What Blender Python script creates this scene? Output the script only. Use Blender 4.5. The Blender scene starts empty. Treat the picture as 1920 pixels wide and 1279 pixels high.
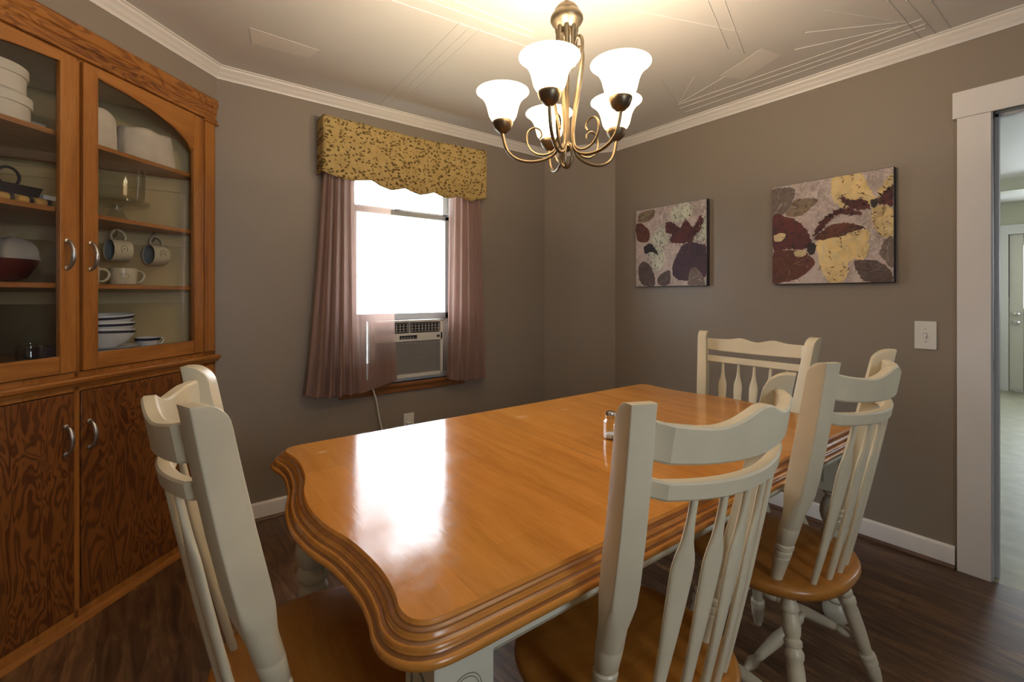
import bpy, bmesh, math, random
from mathutils import Vector, Matrix, Euler

scene = bpy.context.scene
COL = scene.collection
R = math.radians
random.seed(7)

# ------------------------------------------------------------------ camera, world, daylight, exposure
cam_data = bpy.data.cameras.new('camera')
cam_data.sensor_width = 36.0
cam_data.lens = 864.0 * 36.0 / 1920.0
cam_data.shift_y = -85.5 / 1920.0
cam_data.clip_start = 0.02
cam = bpy.data.objects.new('camera', cam_data)
COL.objects.link(cam)
cam.location = (0, 0, 1.24)
cam.rotation_euler = (R(90), 0, R(52.3 - 90))
scene.camera = cam

world = bpy.data.worlds.new('world')
scene.world = world
world.use_nodes = True
bg = world.node_tree.nodes['Background']
bg.inputs[0].default_value = (0.84, 0.92, 1.0, 1)
bg.inputs[1].default_value = 10.5

vs = scene.view_settings
vs.view_transform = 'Standard'
vs.look = 'None'
vs.gamma = 1.0
vs.use_curve_mapping = False
vs.exposure = 0.66
scene.cycles.use_denoising = True
scene.cycles.max_bounces = 10
scene.cycles.transparent_max_bounces = 16
scene.cycles.sample_clamp_indirect = 6.0


def daylight(name, loc, rot, sx, sy, power, color=(0.88, 0.94, 1.0), portal=False):
    l = bpy.data.lights.new(name, 'AREA')
    l.shape = 'RECTANGLE'
    l.size, l.size_y = sx, sy
    l.energy = power
    l.color = color
    if portal:
        l.cycles.is_portal = True
    o = bpy.data.objects.new(name, l)
    COL.objects.link(o)
    o.location = loc
    o.rotation_euler = rot
    return o


# openings that let the sky in: the window in view, and two unseen ones added for fill light
daylight('daylight_window', (1.325, 3.02, 1.40), (R(-90), 0, 0), 0.80, 1.46, 1, portal=True)
daylight('fill_rear_window', (0.45, -1.62, 1.55), (R(90), 0, 0), 0.66, 0.9, 1, portal=True)
daylight('fill_far_opening', (6.0, -1.62, 1.65), (R(90), 0, 0), 1.0, 0.9, 1, portal=True)

LAMP_W = 8.4          # watts of each chandelier bulb

# ------------------------------------------------------------------ room measures
WY = 2.865      # window wall
PX = 2.875      # wall with the canvases
LX = -0.725     # left wall
BY = -1.50      # wall behind the camera
CH = 2.44       # ceiling height


# ------------------------------------------------------------------ material helpers
def new_mat(name):
    m = bpy.data.materials.new(name)
    m.use_nodes = True
    nt = m.node_tree
    return m, nt, nt.nodes['Principled BSDF']


def node(nt, kind, **kw):
    n = nt.nodes.new(kind)
    for k, v in kw.items():
        if k in n.inputs:
            n.inputs[k].default_value = v
        else:
            setattr(n, k, v)
    return n


def ramp(nt, fac, stops):
    n = nt.nodes.new('ShaderNodeValToRGB')
    els = n.color_ramp.elements
    while len(els) < len(stops):
        els.new(0.5)
    for e, (p, c) in zip(els, stops):
        e.position = p
        e.color = (*c, 1) if len(c) == 3 else c
    nt.links.new(fac, n.inputs[0])
    return n.outputs[0]


def coords(nt, scale=(1, 1, 1), rot=(0, 0, 0), loc=(0, 0, 0)):
    t = nt.nodes.new('ShaderNodeTexCoord')
    mp = nt.nodes.new('ShaderNodeMapping')
    mp.inputs['Scale'].default_value = scale
    mp.inputs['Rotation'].default_value = rot
    mp.inputs['Location'].default_value = loc
    nt.links.new(t.outputs['Object'], mp.inputs[0])
    return mp.outputs[0]


def noise(nt, vec, scale, detail=4, rough=0.55, dist=0.0):
    n = node(nt, 'ShaderNodeTexNoise', Scale=scale, Detail=detail, Roughness=rough, Distortion=dist)
    nt.links.new(vec, n.inputs['Vector'])
    return n.outputs['Fac']


def mixc(nt, fac, a, b, mode='MIX'):
    n = nt.nodes.new('ShaderNodeMix')
    n.data_type = 'RGBA'
    n.blend_type = mode
    for i, v in ((0, fac), (6, a), (7, b)):
        if isinstance(v, (int, float)):
            n.inputs[i].default_value = v
        elif isinstance(v, tuple):
            n.inputs[i].default_value = (*v, 1)
        else:
            nt.links.new(v, n.inputs[i])
    return n.outputs[2]


def bump(nt, b, height, strength, dist=0.01):
    n = node(nt, 'ShaderNodeBump', Strength=strength, Distance=dist)
    nt.links.new(height, n.inputs['Height'])
    nt.links.new(n.outputs[0], b.inputs['Normal'])


def paint(name, c, rough=0.5, var=0.06, scale=3.0, bumpy=0.0, bscale=180, spec=0.5):
    m, nt, b = new_mat(name)
    v = coords(nt)
    lo = tuple(x * (1 - var) for x in c)
    hi = tuple(min(1, x * (1 + var)) for x in c)
    nt.links.new(ramp(nt, noise(nt, v, scale), [(0.3, lo), (0.7, hi)]), b.inputs['Base Color'])
    b.inputs['Roughness'].default_value = rough
    b.inputs['Specular IOR Level'].default_value = spec
    if bumpy:
        bump(nt, b, noise(nt, v, bscale, 2), bumpy, 0.002)
    return m


def wood(name, dark, mid, light, axis='z', rough=0.35, stretch=14.0, scale=2.2, figure=0.0, strips=0.0, wear=0.0, spec=0.5, coat=0.0):
    """axis: the grain direction in the object's own space."""
    m, nt, b = new_mat(name)
    s = [stretch, stretch, stretch]
    s['xyz'.index(axis)] = 1.0
    v = coords(nt, tuple(s))
    base = noise(nt, v, scale, 6, 0.6, 0.6)
    col = ramp(nt, base, [(0.30, dark), (0.48, mid), (0.72, light)])
    fine = noise(nt, v, scale * 9, 3, 0.6)
    col = mixc(nt, 0.25, col, ramp(nt, fine, [(0.35, dark), (0.65, light)]))
    if figure:
        # rotary cut plywood: contour lines of a stretched noise
        s2 = [4.2, 4.2, 4.2]
        s2['xyz'.index(axis)] = 1.0
        v2 = coords(nt, tuple(s2))
        n = noise(nt, v2, 3.3, 2.5, 0.5, 0.8)
        mul = node(nt, 'ShaderNodeMath', operation='MULTIPLY')
        mul.inputs[1].default_value = 22.0
        nt.links.new(n, mul.inputs[0])
        fr = node(nt, 'ShaderNodeMath', operation='PINGPONG')
        fr.inputs[1].default_value = 1.0
        nt.links.new(mul.outputs[0], fr.inputs[0])
        rings = ramp(nt, fr.outputs[0], [(0.25, dark), (0.6, light)])
        col = mixc(nt, figure, col, rings)
    if strips:
        # boards glued up side by side, each a little lighter or darker
        vv = coords(nt)
        br = node(nt, 'ShaderNodeTexBrick', Scale=1.0)
        br.offset = 0.37
        br.inputs['Color1'].default_value = (0.93, 0.93, 0.93, 1)
        br.inputs['Color2'].default_value = (1.05, 1.05, 1.05, 1)
        br.inputs['Mortar'].default_value = (0.82, 0.82, 0.82, 1)
        br.inputs['Mortar Size'].default_value = 0.0006
        br.inputs['Brick Width'].default_value = 0.62
        br.inputs['Row Height'].default_value = strips
        rot = nt.nodes.new('ShaderNodeMapping')
        rot.inputs['Rotation'].default_value = (0, 0, R(90) if axis == 'y' else 0)
        nt.links.new(vv, rot.inputs[0])
        nt.links.new(rot.outputs[0], br.inputs['Vector'])
        col = mixc(nt, 1.0, col, br.outputs['Color'], 'MULTIPLY')
    r_out = None
    if wear:
        vv = coords(nt)
        w = noise(nt, vv, 6, 5, 0.65)
        w2 = noise(nt, vv, 42, 3, 0.6)
        mw = node(nt, 'ShaderNodeMath', operation='MULTIPLY')
        nt.links.new(w, mw.inputs[0]); nt.links.new(w2, mw.inputs[1])
        mr = node(nt, 'ShaderNodeMapRange')
        mr.inputs[1].default_value = 0.1; mr.inputs[2].default_value = 0.42
        mr.inputs[3].default_value = max(0.02, rough - wear); mr.inputs[4].default_value = rough + wear
        nt.links.new(mw.outputs[0], mr.inputs[0])
        r_out = mr.outputs[0]
        # pale heat marks left by dishes
        for px, py, rx, ry, k in ((-.062, .345, .075, .045, .45), (-.83, .385, .05, .028, .5), (.16, .33, .05, .03, .3), (-.50, .10, .16, .09, .10)):
            mk = nt.nodes.new('ShaderNodeMapping')
            mk.inputs['Location'].default_value = (-px / rx, -py / ry, 0)
            mk.inputs['Scale'].default_value = (1 / rx, 1 / ry, 0)
            nt.links.new(vv, mk.inputs[0])
            ln = node(nt, 'ShaderNodeVectorMath', operation='LENGTH')
            nt.links.new(mk.outputs[0], ln.inputs[0])
            ad = node(nt, 'ShaderNodeMath', operation='ADD')
            nt.links.new(ln.outputs['Value'], ad.inputs[0]); nt.links.new(w2, ad.inputs[1])
            spot = ramp(nt, ad.outputs[0], [(0.55, (k, k, k)), (1.0, (0, 0, 0))])
            col = mixc(nt, spot, col, (0.72, 0.48, 0.30))
    nt.links.new(col, b.inputs['Base Color'])
    if r_out:
        nt.links.new(r_out, b.inputs['Roughness'])
    else:
        b.inputs['Roughness'].default_value = rough
    b.inputs['Specular IOR Level'].default_value = spec
    b.inputs['Coat Weight'].default_value = coat
    bump(nt, b, fine, 0.05, 0.002)
    return m


def metal(name, c, rough=0.3):
    m, nt, b = new_mat(name)
    v = coords(nt)
    lo = tuple(x * 0.8 for x in c)
    nt.links.new(ramp(nt, noise(nt, v, 30), [(0.3, lo), (0.7, c)]), b.inputs['Base Color'])
    b.inputs['Metallic'].default_value = 1
    b.inputs['Roughness'].default_value = rough
    return m


def pane(name, ior=1.45, tint=(1, 1, 1), boost=1.0, rough=0.0):
    m, nt, b = new_mat(name)
    nt.nodes.remove(b)
    out = nt.nodes['Material Output']
    tr = node(nt, 'ShaderNodeBsdfTransparent')
    tr.inputs[0].default_value = (*tint, 1)
    gl = node(nt, 'ShaderNodeBsdfGlossy')
    gl.inputs['Roughness'].default_value = rough
    # reflectance rises from F0 head-on to full at grazing angles
    f0 = ((ior - 1) / (ior + 1)) ** 2
    lw = node(nt, 'ShaderNodeLayerWeight', Blend=0.5)
    pw = node(nt, 'ShaderNodeMath', operation='POWER')
    pw.inputs[1].default_value = 5.0
    nt.links.new(lw.outputs['Facing'], pw.inputs[0])
    mu = node(nt, 'ShaderNodeMath', operation='MULTIPLY_ADD')
    mu.use_clamp = True
    mu.inputs[1].default_value = (1 - f0) * boost
    mu.inputs[2].default_value = f0 * boost
    nt.links.new(pw.outputs[0], mu.inputs[0])
    mx = node(nt, 'ShaderNodeMixShader')
    nt.links.new(mu.outputs[0], mx.inputs[0])
    nt.links.new(tr.outputs[0], mx.inputs[1])
    nt.links.new(gl.outputs[0], mx.inputs[2])
    nt.links.new(mx.outputs[0], out.inputs[0])
    return m


def sheer(name, c, see=0.35, trans=0.5):
    m, nt, b = new_mat(name)
    nt.nodes.remove(b)
    out = nt.nodes['Material Output']
    v = coords(nt, (160, 160, 3))
    col = ramp(nt, noise(nt, v, 2.0, 2), [(0.3, tuple(x * 0.88 for x in c)), (0.7, c)])
    di = node(nt, 'ShaderNodeBsdfDiffuse')
    tl = node(nt, 'ShaderNodeBsdfTranslucent')
    nt.links.new(col, di.inputs[0]); nt.links.new(col, tl.inputs[0])
    m1 = node(nt, 'ShaderNodeMixShader'); m1.inputs[0].default_value = trans
    nt.links.new(di.outputs[0], m1.inputs[1]); nt.links.new(tl.outputs[0], m1.inputs[2])
    tr = node(nt, 'ShaderNodeBsdfTransparent')
    m2 = node(nt, 'ShaderNodeMixShader'); m2.inputs[0].default_value = see
    nt.links.new(m1.outputs[0], m2.inputs[1]); nt.links.new(tr.outputs[0], m2.inputs[2])
    nt.links.new(m2.outputs[0], out.inputs[0])
    return m


M = {}
M['wall'] = paint('taupe_wall_paint', (0.262, 0.218, 0.174), 0.42, 0.03, 1.5, 0.06, 90, 0.35)
M['ceiling'] = paint('ceiling_paint', (0.60, 0.575, 0.54), 0.55, 0.03, 1.2, 0.04, 60)
M['trim'] = paint('white_trim_paint', (0.72, 0.70, 0.68), 0.35, 0.02)
M['jamb'] = paint('grey_jamb_paint', (0.52, 0.54, 0.57), 0.4, 0.03)
M['crown'] = paint('crown_paint', (0.70, 0.66, 0.61), 0.4, 0.03)
M['far_wall'] = paint('far_room_paint', (0.50, 0.50, 0.38), 0.5, 0.03)
M['far_floor'] = paint('vinyl_floor', (0.40, 0.39, 0.27), 0.45, 0.16, 9.0)
M['far_door'] = paint('cream_door_paint', (0.66, 0.62, 0.54), 0.4, 0.02)
M['cream'] = paint('cream_chair_paint', (0.63, 0.56, 0.40), 0.34, 0.08, 7.0)
M['cream2'] = paint('cream_table_paint', (0.60, 0.58, 0.46), 0.3, 0.07, 7.0)
M['groove'] = paint('glaze_in_grooves', (0.27, 0.235, 0.16), 0.5, 0.1)
M['interior'] = paint('cabinet_inside_paint', (0.60, 0.47, 0.24), 0.55, 0.08, 4.0)
M['quarter'] = wood('dark_shoe_moulding', (0.06, 0.028, 0.016), (0.095, 0.044, 0.024), (0.14, 0.064, 0.036), 'y', 0.4)
OD, OM, OL = (0.19, 0.062, 0.012), (0.36, 0.135, 0.024), (0.47, 0.20, 0.045)
M['cab_v'] = wood('orange_pine_upright', OD, OM, OL, 'z', 0.33, 16, 1.6)
M['cab_h'] = wood('orange_pine_level', OD, OM, OL, 'x', 0.33, 16, 1.6)
M['cab_cornice'] = wood('flamed_pine_cornice', (0.12, 0.035, 0.008), (0.27, 0.09, 0.017), (0.42, 0.17, 0.035), 'x', 0.33, 9, 2.2, 0.45)
M['plywood'] = wood('figured_plywood', (0.080, 0.021, 0.005), (0.165, 0.050, 0.010), (0.225, 0.078, 0.016), 'z', 0.36, 8, 1.8, 0.7)
M['table'] = wood('honey_table_wood', (0.40, 0.158, 0.024), (0.48, 0.198, 0.033), (0.56, 0.25, 0.05), 'y', 0.125, 10, 1.5, 0, 0.115, 0.045, 0.38)
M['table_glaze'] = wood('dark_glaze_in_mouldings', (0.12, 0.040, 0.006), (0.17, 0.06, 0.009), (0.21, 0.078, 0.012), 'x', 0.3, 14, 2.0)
M['table_edge'] = wood('honey_edge_wood', (0.36, 0.135, 0.02), (0.46, 0.185, 0.03), (0.52, 0.22, 0.042), 'x', 0.25, 14, 2.0)
M['seat'] = wood('honey_seat_wood', (0.30, 0.115, 0.018), (0.385, 0.155, 0.026), (0.45, 0.20, 0.04), 'x', 0.28, 10, 1.6)
M['sill'] = wood('brown_sill_wood', (0.13, 0.045, 0.012), (0.23, 0.085, 0.02), (0.32, 0.13, 0.03), 'x', 0.35)
M['white'] = paint('white_plastic', (0.70, 0.68, 0.62), 0.35, 0.03)
M['ac'] = paint('appliance_plastic', (0.62, 0.60, 0.54), 0.4, 0.03)
M['ac_grille'] = paint('grille_plastic', (0.33, 0.31, 0.29), 0.5, 0.05)
M['dark'] = paint('dark_plastic', (0.03, 0.03, 0.035), 0.4, 0.1)
M['vinyl'] = paint('vinyl_window', (0.75, 0.76, 0.78), 0.35, 0.02)
M['sash'] = paint('grey_sash', (0.40, 0.41, 0.43), 0.4, 0.02)
M['glass'] = pane('window_glass', 1.3)
M['cab_glass'] = pane('cabinet_glass', 1.5, (0.97, 0.98, 0.98), 1.0)
M['clear'] = pane('clear_glassware', 1.5, (0.94, 0.95, 0.93), 1.1, 0.02)
M['nickel'] = metal('brushed_nickel', (0.62, 0.60, 0.57), 0.28)
M['bronze'] = metal('antique_brass', (0.245, 0.195, 0.125), 0.40)
M['bronze_dark'] = metal('dark_brass', (0.23, 0.18, 0.12), 0.4)
M['chrome'] = metal('polished_cap', (0.75, 0.74, 0.72), 0.12)
M['mauve'] = sheer('mauve_sheer', (0.41, 0.262, 0.215), 0.12, 0.40)
M['mauve_thin'] = sheer('mauve_single_layer', (0.52, 0.34, 0.28), 0.48, 0.6)
M['mug'] = paint('cream_stoneware', (0.60, 0.53, 0.38), 0.25, 0.05, 8)
M['mug_in'] = paint('grey_glaze', (0.26, 0.27, 0.29), 0.25, 0.05)
M['navy'] = paint('navy_glaze', (0.02, 0.02, 0.05), 0.25, 0.1)
M['china'] = paint('white_china', (0.72, 0.72, 0.72), 0.2, 0.02)
M['cloth'] = paint('unbleached_cloth', (0.60, 0.52, 0.42), 0.8, 0.10, 14, 0.9, 22)
M['boxcloth'] = paint('cream_box_board', (0.62, 0.56, 0.47), 0.7, 0.04)
M['tin'] = paint('dark_enamel', (0.035, 0.03, 0.04), 0.45, 0.2)
M['red_dark'] = paint('dark_red_enamel', (0.09, 0.02, 0.015), 0.4, 0.2)
M['gold_lid'] = paint('ochre_label', (0.55, 0.33, 0.10), 0.4, 0.2)
M['salt'] = paint('salt_grains', (0.85, 0.85, 0.88), 0.9, 0.05, 90)
M['pepper'] = paint('pepper_grains', (0.10, 0.08, 0.06), 0.9, 0.5, 200)
M['house'] = paint('neighbour_siding', (0.75, 0.76, 0.78), 0.7, 0.03)
M['lawn'] = paint('yard_grass', (0.30, 0.36, 0.22), 0.9, 0.2)


def floor_mat():
    m, nt, b = new_mat('dark_laminate_planks')
    v = coords(nt, (1, 1, 1), (0, 0, R(90)))
    br = node(nt, 'ShaderNodeTexBrick', Scale=1.0)
    br.offset = 0.41
    br.inputs['Color1'].default_value = (0.7, 0.7, 0.7, 1)
    br.inputs['Color2'].default_value = (1.25, 1.25, 1.25, 1)
    br.inputs['Mortar'].default_value = (0.55, 0.5, 0.5, 1)
    br.inputs['Mortar Size'].default_value = 0.0012
    br.inputs['Brick Width'].default_value = 1.25
    br.inputs['Row Height'].default_value = 0.165
    nt.links.new(v, br.inputs['Vector'])
    g = coords(nt, (11, 1.4, 1))
    n = noise(nt, g, 2.4, 7, 0.62, 1.2)
    col = ramp(nt, n, [(0.30, (0.040, 0.018, 0.009)), (0.5, (0.120, 0.058, 0.027)), (0.72, (0.26, 0.138, 0.058))])
    col = mixc(nt, 0.8, col, br.outputs['Color'], 'MULTIPLY')
    nt.links.new(col, b.inputs['Base Color'])
    b.inputs['Roughness'].default_value = 0.36
    bump(nt, b, n, 0.10, 0.003)
    return m


M['floor'] = floor_mat()


def valance_mat():
    m, nt, b = new_mat('leaf_print_fabric')
    v = coords(nt)
    base = ramp(nt, noise(nt, v, 20, 3), [(0.3, (0.40, 0.28, 0.095)), (0.7, (0.49, 0.355, 0.135))])
    warp = node(nt, 'ShaderNodeTexNoise', Scale=28.0, Detail=1.0)
    nt.links.new(v, warp.inputs['Vector'])
    vm = node(nt, 'ShaderNodeVectorMath', operation='MULTIPLY_ADD')
    vm.inputs[1].default_value = (0.035, 0.0, 0.035)
    nt.links.new(warp.outputs['Color'], vm.inputs[0]); nt.links.new(v, vm.inputs[2])
    mp = node(nt, 'ShaderNodeMapping')
    mp.inputs['Scale'].default_value = (1.0, 0.05, 1.45)
    mp.inputs['Rotation'].default_value = (0, R(38), 0)
    nt.links.new(vm.outputs[0], mp.inputs[0])
    vo = node(nt, 'ShaderNodeTexVoronoi', Scale=44.0)
    vo.inputs['Randomness'].default_value = 0.9
    nt.links.new(mp.outputs[0], vo.inputs['Vector'])
    leaf = ramp(nt, vo.outputs['Distance'], [(0.345, (1, 1, 1)), (0.425, (0, 0, 0))])
    big = ramp(nt, noise(nt, v, 16, 2), [(0.30, (0, 0, 0)), (0.36, (1, 1, 1))])
    mask = mixc(nt, 1.0, leaf, big, 'MULTIPLY')
    col = mixc(nt, mask, base, (0.115, 0.070, 0.014))
    nt.links.new(col, b.inputs['Base Color'])
    b.inputs['Roughness'].default_value = 0.85
    bump(nt, b, noise(nt, v, 120, 2), 0.2, 0.002)
    return m


M['valance'] = valance_mat()


def shade_mat():
    m, nt, b = new_mat('lit_frosted_glass')
    out = nt.nodes['Material Output']
    nt.nodes.remove(b)
    tl = node(nt, 'ShaderNodeBsdfTranslucent'); tl.inputs[0].default_value = (1.0, 0.9, 0.75, 1)
    em = node(nt, 'ShaderNodeEmission'); em.inputs[0].default_value = (1.0, 0.80, 0.55, 1); em.inputs[1].default_value = 1.5
    add = node(nt, 'ShaderNodeAddShader')
    nt.links.new(tl.outputs[0], add.inputs[0]); nt.links.new(em.outputs[0], add.inputs[1])
    nt.links.new(add.outputs[0], out.inputs[0])
    return m


M['shade'] = shade_mat()
mb_, ntb, bb = new_mat('lit_bulb')
bb.inputs['Emission Color'].default_value = (1.0, 0.80, 0.55, 1)
bb.inputs['Emission Strength'].default_value = 6.0
M['bulb'] = mb_


# ------------------------------------------------------------------ mesh helpers
class MB:
    """collects shapes and links them as one mesh object"""
    def __init__(self):
        self.v, self.f, self.mi = [], [], []
        self.slot = 0

    def add(self, verts, faces):
        o = len(self.v)
        self.v += [tuple(p) for p in verts]
        for f in faces:
            self.f.append([i + o for i in f]); self.mi.append(self.slot)
        return self

    def box(self, x0, x1, y0, y1, z0, z1, mat4=None):
        vs_ = [(x, y, z) for z in (z0, z1) for y in (y0, y1) for x in (x0, x1)]
        if mat4 is not None:
            vs_ = [mat4 @ Vector(p) for p in vs_]
        return self.add(vs_, [(0, 2, 3, 1), (4, 5, 7, 6), (0, 1, 5, 4), (2, 6, 7, 3), (0, 4, 6, 2), (1, 3, 7, 5)])

    def loft(self, loops, cap0=True, cap1=True, closed=True):
        n = len(loops[0]); vs_ = [p for l in loops for p in l]; fs = []
        for k in range(len(loops) - 1):
            for i in range(n if closed else n - 1):
                j = (i + 1) % n
                fs.append((k * n + i, k * n + j, (k + 1) * n + j, (k + 1) * n + i))
        if cap0: fs.append(tuple(reversed(range(n))))
        if cap1: fs.append(tuple((len(loops) - 1) * n + i for i in range(n)))
        return self.add(vs_, fs)

    def prism(self, pts, z0, z1, axis='z'):
        def P(a, b, c):
            return {'z': (a, b, c), 'y': (a, c, b), 'x': (c, a, b)}[axis]
        return self.loft([[P(a, b, z0) for a, b in pts], [P(a, b, z1) for a, b in pts]])

    def lathe(self, p0, p1, prof, n=20, cap=True):
        """prof: (t along p0->p1 in 0..1, radius)"""
        p0, p1 = Vector(p0), Vector(p1)
        d = p1 - p0
        q = d.normalized().to_track_quat('Z', 'Y')
        loops = []
        for t, r in prof:
            c = p0 + d * t
            loops.append([c + q @ Vector((r * math.cos(a), r * math.sin(a), 0)) for a in (2 * math.pi * i / n for i in range(n))])
        return self.loft(loops, cap, cap)

    def lathe_z(self, c, prof, n=24, cap0=True, cap1=True):
        """prof: (radius, z)"""
        return self.loft([[(c[0] + r * math.cos(a), c[1] + r * math.sin(a), c[2] + z) for a in (2 * math.pi * i / n for i in range(n))] for r, z in prof], cap0, cap1)

    def tube(self, pts, r, n=8, closed=False):
        pts = [Vector(p) for p in pts]
        rs = r if isinstance(r, (list, tuple)) else [r] * len(pts)
        loops = []; up = None
        m = len(pts)
        for k, p in enumerate(pts):
            if closed: t = pts[(k + 1) % m] - pts[k - 1]
            else: t = pts[min(k + 1, m - 1)] - pts[max(k - 1, 0)]
            t.normalize()
            if up is None:
                up = Vector((0, 0, 1)) if abs(t.z) < 0.9 else Vector((1, 0, 0))
            s = t.cross(up)
            if s.length < 1e-6: s = t.orthogonal()
            s.normalize(); up = s.cross(t).normalized()
            loops.append([p + (s * math.cos(a) + up * math.sin(a)) * rs[k] for a in (2 * math.pi * i / n for i in range(n))])
        if closed:
            loops.append(loops[0]); return self.loft(loops, False, False)
        return self.loft(loops)

    def grid(self, nu, nv, fn):
        vs_ = [fn(i / nu, j / nv) for j in range(nv + 1) for i in range(nu + 1)]
        w = nu + 1
        return self.add(vs_, [(j * w + i, j * w + i + 1, (j + 1) * w + i + 1, (j + 1) * w + i) for j in range(nv) for i in range(nu)])

    def build(self, name, mats, parent=None, bevel=0.0, seg=2, thick=0.0, angle=38, subsurf=0):
        me = bpy.data.meshes.new(name)
        me.from_pydata(self.v, [], self.f)
        if not isinstance(mats, (list, tuple)): mats = [mats]
        for m in mats: me.materials.append(m)
        me.polygons.foreach_set('material_index', self.mi)
        bm = bmesh.new(); bm.from_mesh(me)
        bmesh.ops.remove_doubles(bm, verts=bm.verts, dist=1e-6)
        bmesh.ops.recalc_face_normals(bm, faces=bm.faces)
        for f in bm.faces: f.smooth = True
        for e in bm.edges:
            if len(e.link_faces) == 2 and e.calc_face_angle(0) > R(angle): e.smooth = False
        bm.to_mesh(me); bm.free()
        o = bpy.data.objects.new(name, me)
        COL.objects.link(o)
        if parent is not None: o.parent = parent
        if thick:
            s = o.modifiers.new('thickness', 'SOLIDIFY'); s.thickness = thick; s.offset = 0
        if bevel:
            b = o.modifiers.new('soft_edges', 'BEVEL'); b.width = bevel; b.segments = seg
            b.limit_method = 'ANGLE'; b.angle_limit = R(40); b.harden_normals = False
        if subsurf:
            s = o.modifiers.new('smooth', 'SUBSURF'); s.levels = s.render_levels = subsurf
        return o


def smooth_path(pts, n=6, closed=False):
    pts = [Vector(p) for p in pts]; m = len(pts); out = []
    rng = m if closed else m - 1
    for i in range(rng):
        if closed: a, b, c, d = pts[i - 1], pts[i], pts[(i + 1) % m], pts[(i + 2) % m]
        else: a, b, c, d = pts[max(i - 1, 0)], pts[i], pts[i + 1], pts[min(i + 2, m - 1)]
        for k in range(n):
            t = k / n
            out.append(0.5 * ((2 * b) + (c - a) * t + (2 * a - 5 * b + 4 * c - d) * t * t + (3 * b - a - 3 * c + d) * t ** 3))
    if not closed: out.append(pts[-1])
    return out


def lerp_table(tab, x):
    if x <= tab[0][0]: return tab[0][1]
    for (a, va), (b, vb) in zip(tab, tab[1:]):
        if x <= b: return va + (vb - va) * (x - a) / (b - a)
    return tab[-1][1]


def tag(o, label, cat, group=None, kind=None):
    o['label'] = label; o['category'] = cat
    if group: o['group'] = group
    if kind: o['kind'] = kind
    return o


def thing(name, label, cat, loc=(0, 0, 0), rz=0.0, group=None):
    o = bpy.data.objects.new(name, None); COL.objects.link(o)
    o.location = loc; o.rotation_euler = (0, 0, rz)
    o.empty_display_size = 0.05
    return tag(o, label, cat, group)


def struct(o, label=None):
    o['kind'] = 'structure'
    if label: o['label'] = label
    return o


def copy_tree(o, parent=None):
    c = o.copy(); COL.objects.link(c)
    if parent is not None: c.parent = parent
    for ch in list(o.children): copy_tree(ch, c)
    return c

# ------------------------------------------------------------------ room shell
DIAG_X = WY - 2.6135          # where the diagonal corner meets the window wall
DIAG_Y = LX + 2.6135
ROOM = [(LX, BY), (PX, BY), (PX, 2.385), (2.557, WY), (DIAG_X, WY), (LX, DIAG_Y)]


def offset_poly(d):
    out = []; n = len(ROOM)
    for i in range(n):
        p0, p1, p2 = Vector(ROOM[i - 1]), Vector(ROOM[i]), Vector(ROOM[(i + 1) % n])
        a = (p1 - p0).normalized(); b = (p2 - p1).normalized()
        na, nb = Vector((-a.y, a.x)), Vector((-b.y, b.x))
        k = (na + nb) / (1 + na.dot(nb))
        out.append(p1 + k * d)
    return out


def sweep_wall(i, prof, t0=0.0, t1=1.0):
    """profile (distance from wall, z) run along wall segment i of the room"""
    mb = MB(); loops = []
    for end, t in ((0, t0), (1, t1)):
        loop = []
        for d, z in prof:
            poly = offset_poly(d)
            a, b = poly[i], poly[(i + 1) % len(ROOM)]
            p = a + (b - a) * t if t in (0.0, 1.0) else None
            if p is None:
                A, B = Vector(ROOM[i]), Vector(ROOM[(i + 1) % len(ROOM)])
                dirn = (B - A).normalized(); nrm = Vector((-dirn.y, dirn.x))
                p = A + (B - A) * t + nrm * d
            loop.append((p.x, p.y, z))
        loops.append(loop)
    mb.loft(loops)
    return mb


mb = MB().box(LX - .15, PX, BY - .15, WY + .15, -0.08, 0.0)
struct(mb.build('floor', M['floor']))
mb = MB().box(LX - .15, PX + .12, BY - .15, WY + .15, CH, CH + 0.08)
ceiling = struct(mb.build('ceiling', M['ceiling']))

# window wall with its opening
WX0, WX1, WZ0, WZ1 = 0.935, 1.715, 0.665, 2.10
mb = MB()
for x0, x1, z0, z1 in ((LX - .15, WX0, 0, CH), (WX1, PX + .12, 0, CH), (WX0, WX1, 0, WZ0), (WX0, WX1, WZ1, CH)):
    mb.box(x0, x1, WY, WY + .15, z0, z1)
struct(mb.build('wall_front', M['wall']))

# wall with the canvases and the doorway
DY1, DY0, DZ = 0.305, -0.50, 2.035
mb = MB()
for y0, y1, z0, z1 in ((DY1 + .02, WY + .0, 0, CH), (BY - .15, DY0 - .02, 0, CH), (DY0 - .02, DY1 + .02, DZ + .02, CH)):
    mb.box(PX, PX + .12, y0, y1, z0, z1)
struct(mb.build('wall_right', M['wall']))

# boxed corner between the two walls
mb = MB().prism([(PX, 2.385), (2.557, WY), (PX, WY)], 0, CH)
struct(mb.build('wall_corner', M['wall']))

# diagonal wall above the built-in cabinet
mb = MB().prism([(DIAG_X, WY), (LX, DIAG_Y), (LX, DIAG_Y + .04), (DIAG_X - .04, WY)], 2.262, CH)
struct(mb.build('wall_diagonal', M['wall']))

mb = MB().box(LX - .15, LX, BY - .15, WY, 0, CH)
struct(mb.build('wall_left', M['wall']))

# wall behind the camera with an unseen window added for fill daylight
RX0, RX1, RZ0, RZ1 = 0.12, 0.78, 1.10, 2.00
mb = MB()
for x0, x1, z0, z1 in ((LX, RX0, 0, CH), (RX1, PX, 0, CH), (RX0, RX1, 0, RZ0), (RX0, RX1, RZ1, CH)):
    mb.box(x0, x1, BY - .15, BY, z0, z1)
struct(mb.build('wall_back', M['wall']))

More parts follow.
